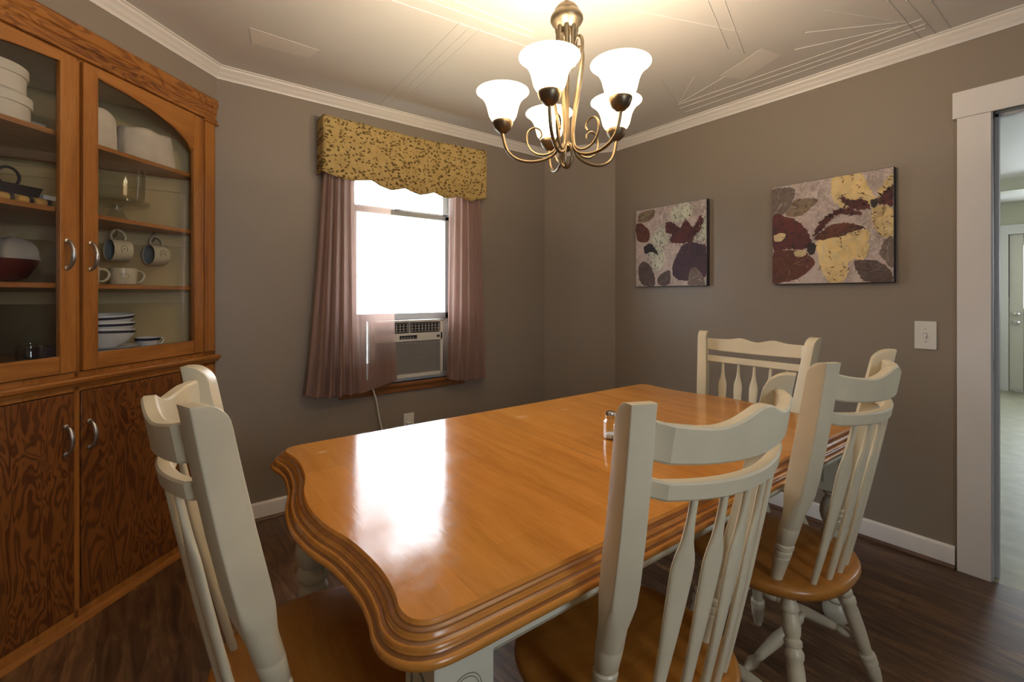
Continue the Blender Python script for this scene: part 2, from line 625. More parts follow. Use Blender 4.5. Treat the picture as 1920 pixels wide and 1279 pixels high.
crown_prof = [(0, CH), (0, CH - .062), (.007, CH - .062), (.010, CH - .050), (.017, CH - .046), (.022, CH - .034), (.034, CH - .022), (.040, CH - .018), (.042, CH - .008), (.050, CH - .006), (.050, CH)]
for k, i in enumerate((0, 1, 2, 3, 4, 5)):
    struct(sweep_wall(i, crown_prof).build('trim_%d' % (k + 1), M['crown'], angle=50))

base_prof = [(0, 0), (.015, 0), (.015, .088), (.011, .096), (.005, .100), (0, .100)]
shoe_prof = [(.015, 0), (.030, 0), (.029, .008), (.024, .015), (.015, .018)]
yl = lambda y: (y - BY) / (2.385 - BY)
for nm, i, t0, t1 in (('right', 1, yl(.425), 1.0), ('corner', 2, 0.0, 1.0), ('front', 3, 0.0, 1.0), ('back', 0, 0.0, 1.0), ('left', 5, 0.0, 1.0), ('door', 1, 0.0, yl(-.615))):
    struct(sweep_wall(i, base_prof, t0, t1).build('baseboard_' + nm, M['trim']))
    struct(sweep_wall(i, shoe_prof, t0, t1).build('baseboard_%s_shoe' % nm, M['quarter']))

# plaster seams that show as low ridges across the ceiling
SEAMS = [ (1.773, 0.995, 2.205, 1.132), (1.827, 0.954, 2.306, 1.104), (2.353, 0.547, 2.884, 0.535), (2.413, 0.501, 2.879, 0.482), (2.49, 0.441, 2.873, 0.432), (2.599, 1.652, 2.63, 0.492), (2.658, 1.679, 2.691, 0.494), (2.74, 1.691, 2.729, 0.501), (2.467, 0.936, 2.631, 0.546), (2.345, 0.845, 2.6, 0.54), (2.223, 0.731, 2.616, 0.543), (2.216, 1.514, 2.586, 1.651), (2.335, 1.384, 2.591, 1.647), (2.467, 1.282, 2.585, 1.632), (0.759, 1.779, 1.485, 1.707), (0.87, 1.693, 1.394, 1.641), (0.956, 1.626, 1.36, 1.601), (1.057, 1.743, 1.11, 2.792), (1.112, 1.751, 1.155, 2.707), (1.156, 1.732, 1.2, 2.576), (1.596, 1.22, 2.11, 1.022) ]
mb = MB()
for x0, y0, x1, y1 in SEAMS:
    a, b = Vector((x0, y0)), Vector((x1, y1)); d = (b - a).normalized(); n = Vector((-d.y, d.x)) * 0.0035
    q = [a + n, a - n, b - n, b + n]
    mb.loft([[(p.x, p.y, CH + .001) for p in q], [(p.x, p.y, CH - .0025) for p in [a + n * .3, a - n * .3, b - n * .3, b + n * .3]]])
struct(mb.build('trim_7', M['ceiling']), 'thin plaster ridges across the ceiling')
mb = MB()
mb.prism([(0.33, 2.35), (0.36, 2.49), (0.61, 2.47), (0.63, 2.36)], CH - .0012, CH + .001)
mb.prism([(2.33, 1.03), (2.44, 1.30), (2.58, 1.24), (2.47, 1.00)], CH - .0012, CH + .001)
struct(mb.build('trim_8', M['crown']), 'repaired patches on the ceiling')

# ---- doorway casing and jamb
mb = MB()
mb.box(PX - .02, PX, DY1 + .004, DY1 + .112, 0, DZ)
mb.box(PX - .02, PX, DY0 - .112, DY0 - .004, 0, DZ)
mb.box(PX - .026, PX, DY0 - .13, DY1 + .126, DZ, DZ + .118)
struct(mb.build('trim_9', M['trim'], bevel=.0015))
mb = MB()
for ya, yb in ((DY1, DY1 + .02), (DY0 - .02, DY0)):
    mb.box(PX - .012, PX + .13, ya, yb, 0, DZ + .02)
mb.box(PX - .012, PX + .13, DY0, DY1, DZ, DZ + .02)
mb.box(PX + .045, PX + .083, DY1 - .013, DY1, 0, DZ); mb.box(PX + .045, PX + .083, DY0, DY0 + .013, 0, DZ)
mb.box(PX + .045, PX + .083, DY0, DY1, DZ - .013, DZ)
jamb = struct(mb.build('door_2', M['jamb'], bevel=.001), 'grey painted door jamb without a door')
mb = MB().box(PX + .012, PX + .036, DY1 - .002, DY1 + .001, .90, .96)
mb.box(PX + .018, PX + .030, DY1 - .0035, DY1, .915, .945)
mb.build('strike_plate', M['nickel'], jamb)

# ---- far room seen through the doorway
KX = 8.75
mb = MB().box(PX, KX + .1, BY - .15, 1.1, -.08, -0.003)
struct(mb.build('floor_far', M['far_floor']))
mb = MB().box(PX + .12, KX + .1, BY - .15, 1.1, CH, CH + .08)
struct(mb.build('ceiling_far', M['ceiling']))
mb = MB()
FD0, FD1, FDZ = -0.13, 0.79, 2.03
for y0, y1, z0, z1 in ((FD1, 1.1, 0, CH), (BY - .15, FD0, 0, CH), (FD0, FD1, FDZ, CH)):
    mb.box(KX, KX + .1, y0, y1, z0, z1)
struct(mb.build('wall_far', M['far_wall']))
mb = MB().box(PX + .12, KX, 1.0, 1.1, 0, CH)
struct(mb.build('wall_far_left', M['far_wall']))
mb = MB()
for x0, x1, z0, z1 in ((PX + .12, 5.5, 0, CH), (6.5, KX, 0, CH), (5.5, 6.5, 0, 1.2), (5.5, 6.5, 2.1, CH)):  # unseen opening added in this wall to light the far room
    mb.box(x0, x1, BY - .15, BY, z0, z1)
struct(mb.build('wall_far_right', M['far_wall']))
mb = MB().box(6.9, 7.1, BY, 1.0, CH - .13, CH)
struct(mb.build('trim_10', M['far_wall']), 'shallow ceiling beam in the far room')
mb = MB()
mb.box(KX - .02, KX, FD1, FD1 + .09, 0, FDZ + .1); mb.box(KX - .02, KX, FD0 - .09, FD0, 0, FDZ + .1); mb.box(KX - .025, KX, FD0 - .1, FD1 + .1, FDZ, FDZ + .12)
struct(mb.build('trim_11', M['trim']))
door = bpy.data.objects.new('door_1', None); COL.objects.link(door); struct(door, 'cream entrance door at the end of the far room')
door.location = (KX + .02, FD1, 0)
W = FD1 - FD0
mb = MB().box(0, .04, -W + .004, -.13, .012, .95)
for args in ((-.13, -.004, .012, FDZ - .004), (-W + .004, -W + .13, .95, FDZ - .004), (-W + .13, -.13, 1.88, FDZ - .004), (-W + .13, -.13, .95, 1.08)):
    mb.box(0, .04, *args)
mb.box(-.006, 0, -.42, -.17, .12, .85); mb.box(-.006, 0, -.75, -.50, .12, .85)
mb.box(.04, .06, -W - .02, 0.02, 0, .06).box(.042, .06, -.05, .02, 0, FDZ + .02).box(.042, .06, -W - .02, -W + .05, 0, FDZ + .02).box(.042, .06, -W, 0, FDZ - .05, FDZ + .02)
mb.build('door_panel', M['far_door'], door, bevel=.004)
mb = MB().box(.016, .022, -W + .13, -.13, 1.08, 1.88); mb.build('glass', M['glass'], door)
mb = MB().box(.008, .016, -W + .13, -.13, 1.47, 1.485).box(.008, .016, -.47, -.455, 1.08, 1.88); mb.build('muntin', M['far_door'], door)
for nm, z in (('deadbolt', 1.0), ('door_knob', .89)):
    MB().lathe((0, -.07, z), (-.055, -.07, z), [(0, .03), (.15, .03), (.25, .014), (.5, .014), (.6, .026), (.85, .028), (1, .012)]).build(nm, M['nickel'], door)

# ---- outside: a pale house next door and its yard, overexposed in the photograph
struct(MB().box(-12, 16, 3.0, 20, -.8, -.7).build('ground_outside', M['lawn']))
house = MB()
for k in range(18):
    z = -.7 + k * .13
    house.loft([[(-6, 9.0, z), (12, 9.0, z), (12, 9.2, z), (-6, 9.2, z)], [(-6, 9.03, z + .13), (12, 9.03, z + .13), (12, 9.2, z + .13), (-6, 9.2, z + .13)]])
house.box(-6.4, 12.4, 8.6, 9.3, 1.64, 1.72)
struct(house.build('exterior_house', M['house']), 'pale sided house next door')

# ------------------------------------------------------------------ window in view
win = bpy.data.objects.new('window_1', None); COL.objects.link(win); struct(win, 'white double hung window above the air conditioner')
win.location = (0, WY, 0)
mb = MB()
mb.box(WX0, WX0 + .03, .005, .14, WZ0, WZ1); mb.box(WX1 - .03, WX1, .005, .14, WZ0, WZ1); mb.box(WX0, WX1, .005, .14, WZ1 - .03, WZ1); mb.box(WX0, WX1, .03, .14, WZ0, WZ0 + .03)
mb.build('frame', M['vinyl'], win, bevel=.002)
X0, X1 = WX0 + .03, WX1 - .03


def sash(name, y, z0, z1, mat, rail=.036, meet=.03, flip=False):
    s = MB()
    s.box(X0, X0 + .042, y, y + .028, z0, z1).box(X1 - .042, X1, y, y + .028, z0, z1)
    s.box(X0, X1, y, y + .028, z0, z0 + rail).box(X0, X1, y, y + .028, z1 - meet, z1)
    o = s.build(name, mat, win, bevel=.003)
    g = MB().box(X0 + .04, X1 - .04, y + .012, y + .016, z0 + rail - .004, z1 - meet + .004)
    g.build('glass', M['glass'], o)
    return o


lo = sash('lower_sash', .045, 1.075, 1.806, M['sash'], .045)
up = sash('upper_sash', .080, 1.79, WZ1 - .03, M['vinyl'])
mb = MB()
for x in (1.168, 1.392, 1.615):
    mb.box(x - .0025, x + .0025, .090, .094, 1.80, WZ1 - .05)
mb.build('muntin', M['sash'], up)
MB().box(1.255, 1.295, .035, .06, 1.806, 1.816).box(1.285, 1.315, .035, .045, 1.811, 1.817).build('sash_lock', M['nickel'], lo, bevel=.002)
# fixed white filler panels left and right of the air conditioner
mb = MB()
for a, b in ((X0, 1.075), (1.585, X1)):
    n = max(3, int((b - a) / .016))
    for k in range(n):
        xa, xb = a + (b - a) * k / n, a + (b - a) * (k + 1) / n
        mb.loft([[(xa, .056, z), ((xa + xb) / 2, .048, z), (xb, .056, z), (xb, .062, z), (xa, .062, z)] for z in (WZ0 + .03, 1.078)])
mb.build('filler_panel', M['vinyl'], win, angle=20)
# wooden stool and apron
mb = MB().box(.85, 1.80, -.035, .03, WZ0 - .022, WZ0).box(.88, 1.77, -.016, 0, WZ0 - .062, WZ0 - .022)
mb.build('sill', M['sill'], win, bevel=.004)
# unseen window, added behind the camera to brighten the foreground
win2 = bpy.data.objects.new('fill_window', None); COL.objects.link(win2); struct(win2, 'added unseen window behind the viewer for fill light')
mb = MB()
for x0, x1, z0, z1 in ((RX0, RX0 + .05, RZ0, RZ1), (RX1 - .05, RX1, RZ0, RZ1), (RX0, RX1, RZ0, RZ0 + .05), (RX0, RX1, RZ1 - .05, RZ1), (RX0, RX1, 1.53, 1.57)):
    mb.box(x0, x1, BY - .12, BY - .04, z0, z1)
mb.build('frame', M['vinyl'], win2)
MB().box(RX0 + .04, RX1 - .04, BY - .085, BY - .08, RZ0 + .04, RZ1 - .04).build('glass', M['glass'], win2)

# ------------------------------------------------------------------ built-in corner cabinet
S0, C0 = 1.515, 1.848
q2 = math.sqrt(.5)
cab = thing('corner_cabinet', 'built-in orange pine corner cabinet with glass doors above plywood doors', 'cabinet', ((S0 - C0) * q2, (S0 + C0) * q2, 0), R(45))
HW = 0.680
mb = MB()
for s in (-1, 1):
    a, b = sorted((s * .592, s * HW))
    mb.box(a, b, 0, .022, .0, 2.15)
    a, b = sorted((s * .604, s * .668))
    mb.box(a, b, -.008, 0, .955, 2.128)
mb.box(-.010, .010, 0, .022, .0, 2.15)
mb.box(-HW, HW, 0, .022, .0, .052).box(-HW, HW, 0, .022, .878, .952).box(-HW, HW, 0, .022, 2.125, 2.15)
mb.build('face_frame', M['cab_v'], cab, bevel=.0015)
mb = MB()
pc = [(0, 2.135), (-.016, 2.137), (-.016, 2.150), (-.010, 2.156), (-.010, 2.178), (-.015, 2.184), (-.015, 2.206), (-.022, 2.212), (-.022, 2.250), (-.016, 2.258), (0, 2.262), (.022, 2.262), (.022, 2.135)]
mb.loft([[(x, y, z) for y, z in pc] for x in (-HW + .004, HW - .004)])
mb.build('cornice', M['cab_cornice'], cab, angle=30)
for a, b in ((.592, HW + .006), (-HW, -.592)):
    MB().box(a, b, -.020, 0, 2.126, 2.134).build('stile_cap', M['cab_h'], cab, bevel=.002)
pl = [(0, .896), (-.012, .898), (-.016, .908), (-.026, .914), (-.028, .924), (-.024, .931), (0, .933)]
mb = MB().loft([[(x, y, z) for y, z in pl] for x in (-HW, HW + .008)])
mb.build('waist_moulding', M['cab_h'], cab)
mb = MB().loft([[(x, y, z) for y, z in [(0, 0), (-.016, 0), (-.015, .012), (-.008, .022), (0, .024)]] for x in (-HW, HW)])
mb.build('base_trim', M['cab_h'], cab)

ARCH = [(0, 2.092), (.11, 2.090), (.20, 2.082), (.31, 2.063), (.415, 2.031), (.495, 1.988), (.53, 1.950)]


def arch_z(x):
    return lerp_table(ARCH, abs(x))


def handle(parent, x, z, y):
    pts = smooth_path([(x, y, z - .05), (x, y - .014, z - .046), (x, y - .026, z - .022), (x, y - .029, z), (x, y - .026, z + .022), (x, y - .014, z + .046), (x, y, z + .05)], 5)
    n = len(pts)
    m = MB().tube(pts, [.0042 + .0035 * math.sin(math.pi * k / (n - 1)) for k in range(n)], 10)
    for dz in (-.05, .05):
        m.lathe((x, y + .001, z + dz), (x, y - .005, z + dz), [(0, .009), (.7, .009), (1, .006)], 12)
    m.build('handle', M['nickel'], parent)


for s in (-1, 1):
    # glazed upper door: stiles, bottom rail and an arched top rail
    xi, xo, gi, go = .012, .590, .068, .530
    z0, z1, gz = .955, 2.128, 1.018
    y0, y1 = -.014, .006
    m = MB()
    a, b = sorted((s * xi, s * gi)); m.box(a, b, y0, y1, z0, z1)
    a, b = sorted((s * go, s * xo)); m.box(a, b, y0, y1, z0, z1)
    d = m.build('upper_door', M['cab_v'], cab, bevel=.002)
    m = MB()
    a, b = sorted((s * gi, s * go)); m.box(a, b, y0 + .001, y1, z0, gz)
    m.build('bottom_rail', M['cab_h'], d, bevel=.002)
    m = MB(); n = 18; loop = []
    for k in range(n + 1):
        x = gi + (go - gi) * k / n
        loop.append((x, arch_z(x)))
    for k in range(n):
        (xa, za), (xb, zb) = loop[k], loop[k + 1]
        m.loft([[(s * xa, y0 + .001, za), (s * xb, y0 + .001, zb), (s * xb, y0 + .001, z1), (s * xa, y0 + .001, z1)], [(s * xa, y1, za), (s * xb, y1, zb), (s * xb, y1, z1), (s * xa, y1, z1)]])
    m.build('arched_rail', M['cab_h'], d, angle=50)
    m = MB()
    pts = [(s * gi * .95, gz - .006), (s * go * 1.01, gz - .006)] + [(s * x, z + .006) for x, z in reversed(loop)]
    m.prism(pts, -.004, -.001, 'y')
    m.build('glass', M['cab_glass'], d, angle=30)
    handle(d, s * (.046 if s < 0 else .038), 1.390, y0)
    # plain plywood lower door
    m = MB(); a, b = sorted((s * .012, s * .590)); m.box(a, b, -.004, .016, .055, .875)
    d2 = m.build('lower_door', M['plywood'], cab, bevel=.002)
    handle(d2, s * .042, .705, -.004)
# inside: two painted back boards along the room corner, ledger strips, shelves
K = HW + .001
t = .012
mb = MB()
for s in (-1, 1):
    mb.prism([(s * .654, .023), (s * .662, .023), (0, .685), (0, .677)], .90, 2.14)
mb.prism([(-.655, .024), (.655, .024), (0, .679)], 2.14, 2.15)
mb.build('back_board', M['interior'], cab)
mb = MB()
for z in (1.272, 1.552, 1.826):
    for s in (-1, 1):
        mb.prism([(s * .640, .026), (s * .650, .026), (s * .002, .674), (s * .002, .664)], z - .07, z - .018)
mb.build('ledger', M['interior'], cab)
for z in (.992, 1.285, 1.562, 1.840):
    m = MB().prism([(-.64, .012), (.64, .012), (.64, .022), (.005, .657), (-.005, .657), (-.64, .022)], z - .018, z)
    m.build('shelf', M['cab_h'], cab, bevel=.001)


def cw(x, y, z):
    """cabinet space to world"""
    return cab.matrix_basis @ Vector((x, y, z))


cab.matrix_basis  # evaluated from loc/rot set above
CABM = Matrix.Translation((cab.location.x, cab.location.y, 0)) @ Matrix.Rotation(R(45), 4, 'Z')


def at_cab(x, y, z):
    p = CABM @ Vector((x, y, z)); return (p.x, p.y, p.z)


SH = [.9922, 1.2852, 1.5622, 1.8402]      # shelf tops

# ---- cloth bundles and round boxes on the top shelf
def bundle(label, x, y, w, d, h, slope, rz, seed, group=None):
    rnd = random.Random(seed)
    ph = [rnd.uniform(0, 6.28) for _ in range(6)]
    m = MB(); n = 40; loops = []
    for t, k in ((0, 1.0), (.06, 1.02), (.2, .99), (.5, .97), (.8, .96), (.93, .94), (1.0, .88), (1.02, .6), (1.02, .2)):
        loop = []
        for i in range(n):
            a = 2 * math.pi * i / n
            ca, sa = math.cos(a), math.sin(a)
            rr = (abs(ca) ** 3.2 + abs(sa) ** 3.2) ** (-1 / 3.2)
            wob = 1 + .022 * math.sin(3 * a + ph[0] + 4 * t) + .018 * math.sin(7 * a + ph[1] - 6 * t) + .010 * math.sin(13 * a + ph[2])
            px, py = w / 2 * rr * ca * k * wob, d / 2 * rr * sa * k * wob
            loop.append((px, py, h * t * (1 + slope * px / w) + (.004 * math.sin(5 * a + ph[3]) if t > .05 else 0)))
        loops.append(loop)
    m.loft(loops)
    o = m.build('cloth_bundle', M['cloth'], None, angle=60)
    o.location = at_cab(x, y, SH[3] + .001); o.rotation_euler = (0, 0, R(45) + rz)
    return tag(o, label, 'cloth bundle', group)


bundle('tall narrow stack wrapped in pale cloth at the middle stile, top shelf', .165, .135, .145, .15, .165, -.12, .2, 3)
bundle('wide round stack wrapped in pale cloth on the right of the top shelf', .388, .108, .245, .135, .15, .06, 0, 9)


def round_box(label, x, y, z, r, h):
    b = thing('round_box', label, 'box', at_cab(x, y, z), R(45))
    MB().lathe_z((0, 0, 0), [(r * .96, 0), (r, .004), (r, h)], 40).build('body', M['boxcloth'], b)
    MB().lathe_z((0, 0, 0), [(r + .001, h - .028), (r + .006, h - .028), (r + .006, h + .004), (r + .002, h + .008), (.01, h + .009)], 40).build('lid', M['boxcloth'], b)
    return b


round_box('lower pale round box of the two stacked behind the left glass door', -.185, .15, SH[3] + .001, .118, .088)
round_box('upper pale round box stacked on another behind the left glass door', -.19, .15, SH[3] + .101, .112, .088)
m = MB().box(-.035, .035, -.03, .03, 0, .055)
o = m.build('small_carton', M['boxcloth'], bevel=.003); o.location = at_cab(-.015, .19, SH[3] + .001); o.rotation_euler = (0, 0, R(38))
tag(o, 'small pale carton beside the stacked round boxes on the top shelf', 'box')

# ---- cake stand and glass bowl, second shelf
cs = thing('cake_stand', 'footed clear glass cake stand under a straight sided glass bowl', 'cake stand', at_cab(.285, .145, SH[2] + .001))
MB().lathe_z((0, 0, 0), [(.055, 0), (.05, .006), (.03, .03), (.018, .055), (.02, .072)], 32).build('foot', M['clear'], cs)
MB().lathe_z((0, 0, 0), [(.02, .072), (.112, .078), (.118, .083), (.118, .092), (.11, .088), (.01, .084)], 40).build('plate', M['clear'], cs)
o = MB().lathe_z((0, 0, 0), [(.02, 0), (.088, 0), (.096, .012), (.100, .135), (.103, .14), (.097, .138), (.092, .014), (.02, .007)], 40).build('glass_bowl', M['clear'])
o.location = at_cab(.285, .145, SH[2] + .094)
tag(o, 'straight sided clear glass bowl standing on the glass cake stand', 'bowl')

# ---- second shelf, left door: dark pan, spice jars, white card box, wire ring
m = MB(); 
m.loft([[(x * k, y * k, z) for x, y in [(-.17, -.06), (.17, -.06), (.19, 0), (.17, .06), (-.17, .06), (-.19, 0)]] for k, z in ((.86, 0), (1, .075), (1.03, .078), (.96, .075), (.84, .006))])
pan = thing('dark_pan', 'dark enamel pan with a ring handle behind the left glass door', 'pan', at_cab(-.185, .19, SH[2] + .001), R(45))
m.build('body', M['tin'], pan)
ring = [(.105 + .034 * math.cos(a), 0, .112 + .034 * math.sin(a)) for a in (2 * math.pi * k / 28 for k in range(28))]
MB().tube(ring, .005, 8, True).build('ring_handle', M['tin'], pan)
for k in range(5):
    jx = -.245 + .058 * k
    j = thing('spice_jar', 'small ochre labelled spice jar lying in the row before the dark pan', 'jar', at_cab(jx, .075, SH[2] + .0165), R(45) + .1 * (k % 3 - 1), 'spice jars before the dark pan')
    MB().lathe((-.016, 0, 0), (.024, 0, 0), [(0, .010), (.06, .0155), (.9, .0155), (1, .012)], 18).build('body', M['gold_lid'], j)
    MB().lathe((.0235, 0, 0), (.036, 0, 0), [(0, .015), (.9, .015), (1, .013)], 18).build('lid', M['dark'], j)
o = MB().box(-.028, .028, -.012, .012, 0, .070).build('recipe_box', M['china'], bevel=.002)
o.location = at_cab(.060, .20, SH[2] + .001); o.rotation_euler = (0, 0, R(45))
tag(o, 'small white card box leaning at the end of the dark pan', 'box')

# ---- mugs
def mug_prof():
    return [(.030, 0), (.037, .003), (.039, .010), (.040, .075), (.0395, .080)]


def make_mug(label, group=None):
    g = thing('coffee_mug', label, 'mug', (0, 0, 0), 0, group)
    m = MB().lathe_z((0, 0, 0), mug_prof() + [(.0365, .080), (.036, .075)], 32, True, False); m.build('body', M['mug'], g)
    MB().lathe_z((0, 0, 0), [(.0362, .078), (.0355, .012), (.030, .006), (.002, .005)], 32, False, True).build('inside', M['mug_in'], g)
    h = smooth_path([(.038, 0, .068), (.056, 0, .071), (.069, 0, .058), (.071, 0, .040), (.063, 0, .022), (.050, 0, .014), (.038, 0, .016)], 5)
    MB().tube(h, .0052, 10).build('handle', M['mug'], g)
    # printed sprig: a small ring of leaves and a dot
    m = MB()
    for k in range(9):
        a = R(40 + 31 * k)
        cy, cz = .0125 * math.cos(a), .042 + .0125 * math.sin(a)
        pts = []
        for b in range(6):
            bb_ = 2 * math.pi * b / 6
            u, w = .0042 * math.cos(bb_), .0013 * math.sin(bb_)
            yy = cy + u * -math.sin(a) + w * math.cos(a); zz = cz + u * math.cos(a) + w * math.sin(a)
            pts.append((yy, zz))
        m.loft([[(math.sqrt(.0402 ** 2 - y * y) * -1 * s_ , y, z) for y, z in pts] for s_ in (.997, 1.012)])
    m.loft([[(-math.sqrt(.0402 ** 2 - y * y) * s_, y, z) for y, z in [(.003 * math.cos(b), .042 + .003 * math.sin(b)) for b in (k * math.pi / 4 for k in range(8))]] for s_ in (.997, 1.012)])
    m.build('printed_sprig', M['bronze_dark'], g)
    return g


# upright mugs: the sprig faces the viewer, the handle points right along the shelf
mug0 = make_mug('cream mug standing on the shelf, whole body in view, below two hanging mugs')
def place_mug(g, x, y, z, e):
    g.location = at_cab(x, y, z); g.rotation_euler = e


def cab_euler(mat3):
    return (Matrix.Rotation(R(45), 3, 'Z') @ mat3).to_euler()


VIEW = Matrix.Rotation(R(90), 3, 'Z')          # sprig (-x) turned to face -y, handle then needs a quarter turn
# sprig on the mug sits a quarter turn from the handle: rotate the print instead
for ch in mug0.children:
    if ch.name.startswith('printed_sprig'):
        ch.rotation_euler = (0, 0, R(60))
mug0.scale = (1.25, 1.25, .92)
place_mug(mug0, .300, .13, SH[1] + .001, cab_euler(Matrix.Rotation(R(-8), 3, 'Z')))
mug1 = copy_tree(mug0); mug1['label'] = 'cream mug mostly hidden by the middle stile, only its handle showing'
place_mug(mug1, .150, .15, SH[1] + .001, cab_euler(Matrix.Rotation(R(-12), 3, 'Z')))
# hung mugs: lie on their side, handle up, mouth to the left
for k, (x, lab) in enumerate(((.315, 'cream mug hanging sideways from a hook, nearer the middle stile'), (.500, 'cream mug hanging sideways from a hook, nearer the wall side of the door'))):
    g = copy_tree(mug0); g['label'] = lab
    # mug axis z -> -x (mouth to the left), handle x -> z (up)
    Mx = Matrix(((0, 0, -1), (0, -1, 0), (1, 0, 0))).transposed()
    rot = Matrix(((0, 0, -1), (0, 1, 0), (1, 0, 0)))
    rot = Matrix.Rotation(R(-18 + 4 * k), 3, 'Z') @ rot
    place_mug(g, x, .118, 1.438 - .004 * k, cab_euler(rot))
    for ch in g.children:
        if ch.name.startswith('printed_sprig'): ch.rotation_euler = (0, 0, R(95))
    hk = MB().tube(smooth_path([(0, 0, .046), (0, 0, .034), (0, -.004, .018), (0, 0, .004), (0, .012, 0), (0, .018, .008)], 4), .0022, 8).build('cup_hook', M['bronze_dark'])
    hk.location = at_cab(x - .048, .118 + .012, SH[2] - .018 - .046); hk.rotation_euler = (0, 0, R(45))
    tag(hk, 'small brass cup hook holding the mug nearer the %s' % ('middle stile' if k == 0 else 'wall side of the cabinet'), 'hook')

# ---- third shelf, left door
o = MB().lathe_z((0, 0, 0), [(.05, 0), (.095, .02), (.125, .075), (.128, .085), (.12, .083), (.09, .026), (.01, .01)], 32).build('serving_bowl', M['red_dark'])
o.location = at_cab(-.115, .22, SH[1] + .001); tag(o, 'dark red bowl on the middle shelf behind the left glass door', 'bowl')
for k, (x, z, lab) in enumerate(((-.195, .089, 'crumpled pale cloth on the dark red bowl, farther from the door handle'), (-.045, .089, 'crumpled pale cloth on the dark red bowl, nearer the door handle'))):
    rnd = random.Random(20 + k)
    m = MB(); n = 26; loops = []
    ph = [rnd.uniform(0, 6) for _ in range(4)]
    for t in range(9):
        u = t / 8 * math.pi / 2
        loops.append([((.062 * math.cos(u) + .004) * (1 + .16 * math.sin(4 * a + ph[0] + t * .4) + .08 * math.sin(9 * a + ph[1])) * math.cos(a), (.05 * math.cos(u) + .004) * (1 + .14 * math.sin(5 * a + ph[2])) * math.sin(a), .085 * math.sin(u)) for a in (2 * math.pi * i / n for i in range(n))])
    m.loft(loops)
    o = m.build('folded_cloth', M['cloth'], angle=60); o.location = at_cab(x, .22, SH[1] + z); tag(o, lab, 'cloth')

# ---- bottom shelf: bowls on plates, small cup, glass jar, dark tin
PX_, PY_ = .228, .15
for k in range(3):
    o = MB().lathe_z((0, 0, 0), [(.06, 0), (.10, .004), (.128, .012), (.1285, .014), (.098, .0065), (.01, .004)], 40).build('dinner_plate', [M['china'], M['navy']][0])
    o.location = at_cab(PX_, PY_, SH[0] + .001 + k * .0075)
    tag(o, 'white dinner plate in the stack under the three striped bowls', 'plate', 'plates under the striped bowls')
names = ('lowest', 'middle', 'topmost')
for k in range(3):
    b = thing('striped_bowl', '%s of the three nested white bowls with a navy stripe' % names[k], 'bowl', at_cab(PX_, PY_, SH[0] + .024 + k * .0315))
    MB().lathe_z((0, 0, 0), [(.045, 0), (.05, .006), (.085, .028), (.104, .058), (.108, .076), (.1075, .0785), (.1035, .076), (.098, .058), (.08, .034), (.045, .016), (.005, .014)], 44).build('body', M['china'], b)
    MB().lathe_z((0, 0, 0), [(.1060, .062), (.1072, .063), (.1090, .0715), (.1088, .0725)], 44, False, False).build('stripe', M['navy'], b, thick=.0008)
    b.rotation_euler = (R(2.5 * (k - 1)), R(-1.5 * (k - 1)), 0)
c = thing('teacup', 'small white cup with a dark band on the bottom shelf', 'cup', at_cab(.425, .135, SH[0] + .001), R(30))
MB().lathe_z((0, 0, 0), [(.028, 0), (.036, .004), (.048, .048), (.0485, .05), (.045, .049), (.034, .008), (.004, .005)], 32).build('body', M['china'], c)
MB().lathe_z((0, 0, 0), [(.0468, .036), (.0475, .0362), (.0492, .0462), (.0488, .0465)], 32, False, False).build('band', M['navy'], c, thick=.0008)
MB().tube(smooth_path([(.045, 0, .042), (.062, 0, .042), (.068, 0, .03), (.058, 0, .016), (.042, 0, .018)], 5), .004, 8).build('handle', M['china'], c)
o = MB().lathe_z((0, 0, 0), [(.05, 0), (.055, .004), (.058, .06), (.05, .075), (.052, .088), (.048, .086), (.046, .074), (.053, .06), (.05, .008), (.01, .005)], 32).build('glass_jar', M['clear'])
o.location = at_cab(-.062, .12, SH[0] + .001); o.scale = (.68, .68, .8); tag(o, 'clear glass jar on the bottom shelf behind the left glass door', 'jar')
o = MB().box(-.04, .04, -.04, .04, 0, .045).build('dark_tin', M['tin'], bevel=.006); o.location = at_cab(.045, .21, SH[0] + .001); o.rotation_euler = (0, 0, R(45))
tag(o, 'low dark tin beside the clear glass jar', 'tin')

# ------------------------------------------------------------------ dining table
TZ = .745
table = thing('dining_table', 'long honey wood dining table with scalloped ends on cream turned legs', 'table', (1.235, 1.115, 0), R(-1.3))
TL, TW = .925, .505          # half sizes of the flat top inside the moulded edge


def table_outline():
    half = [(-TL + .08, -TW), (-TL + .035, -TW + .004), (-TL + .012, -TW + .022), (-TL + .006, -TW + .055), (-TL + .015, -TW + .10), (-TL + .020, -TW + .18), (-TL + .008, -TW + .30), (-TL - .016, -TW + .40), (-TL - .026, 0)]
    left = half + [(x, -y) for x, y in reversed(half[:-1])]
    c = smooth_path([(x, y, 0) for x, y in left], 6)
    pts = [(p.x, p.y) for p in c]
    n = 14
    top = [(-TL + .08 + (2 * TL - .16) * k / n, TW) for k in range(1, n)]
    right = [(-x, -y) for x, y in pts]
    bot = [(-x, -y) for x, y in top]
    return pts + top + right + bot


OUT = table_outline()


def offset_outline(d):
    n = len(OUT); res = []
    for i in range(n):
        a, b = Vector(OUT[i - 1]), Vector(OUT[(i + 1) % n]); t = (b - a).normalized()
        nrm = Vector((t.y, -t.x))
        res.append(Vector(OUT[i]) - nrm * d)
    return res


edge = [(0, 0), (.002, -.002), (.004, -.0065), (.0075, -.0085), (.012, -.0085), (.0155, -.0105), (.017, -.0145), (.019, -.0185), (.0225, -.0200), (.027, -.0200), (.0305, -.0222), (.0315, -.0262), (.0325, -.0300), (.0355, -.0325), (.0385, -.0335), (.0425, -.0365), (.0440, -.0415), (.0425, -.0465), (.038, -.050), (.028, -.050)]
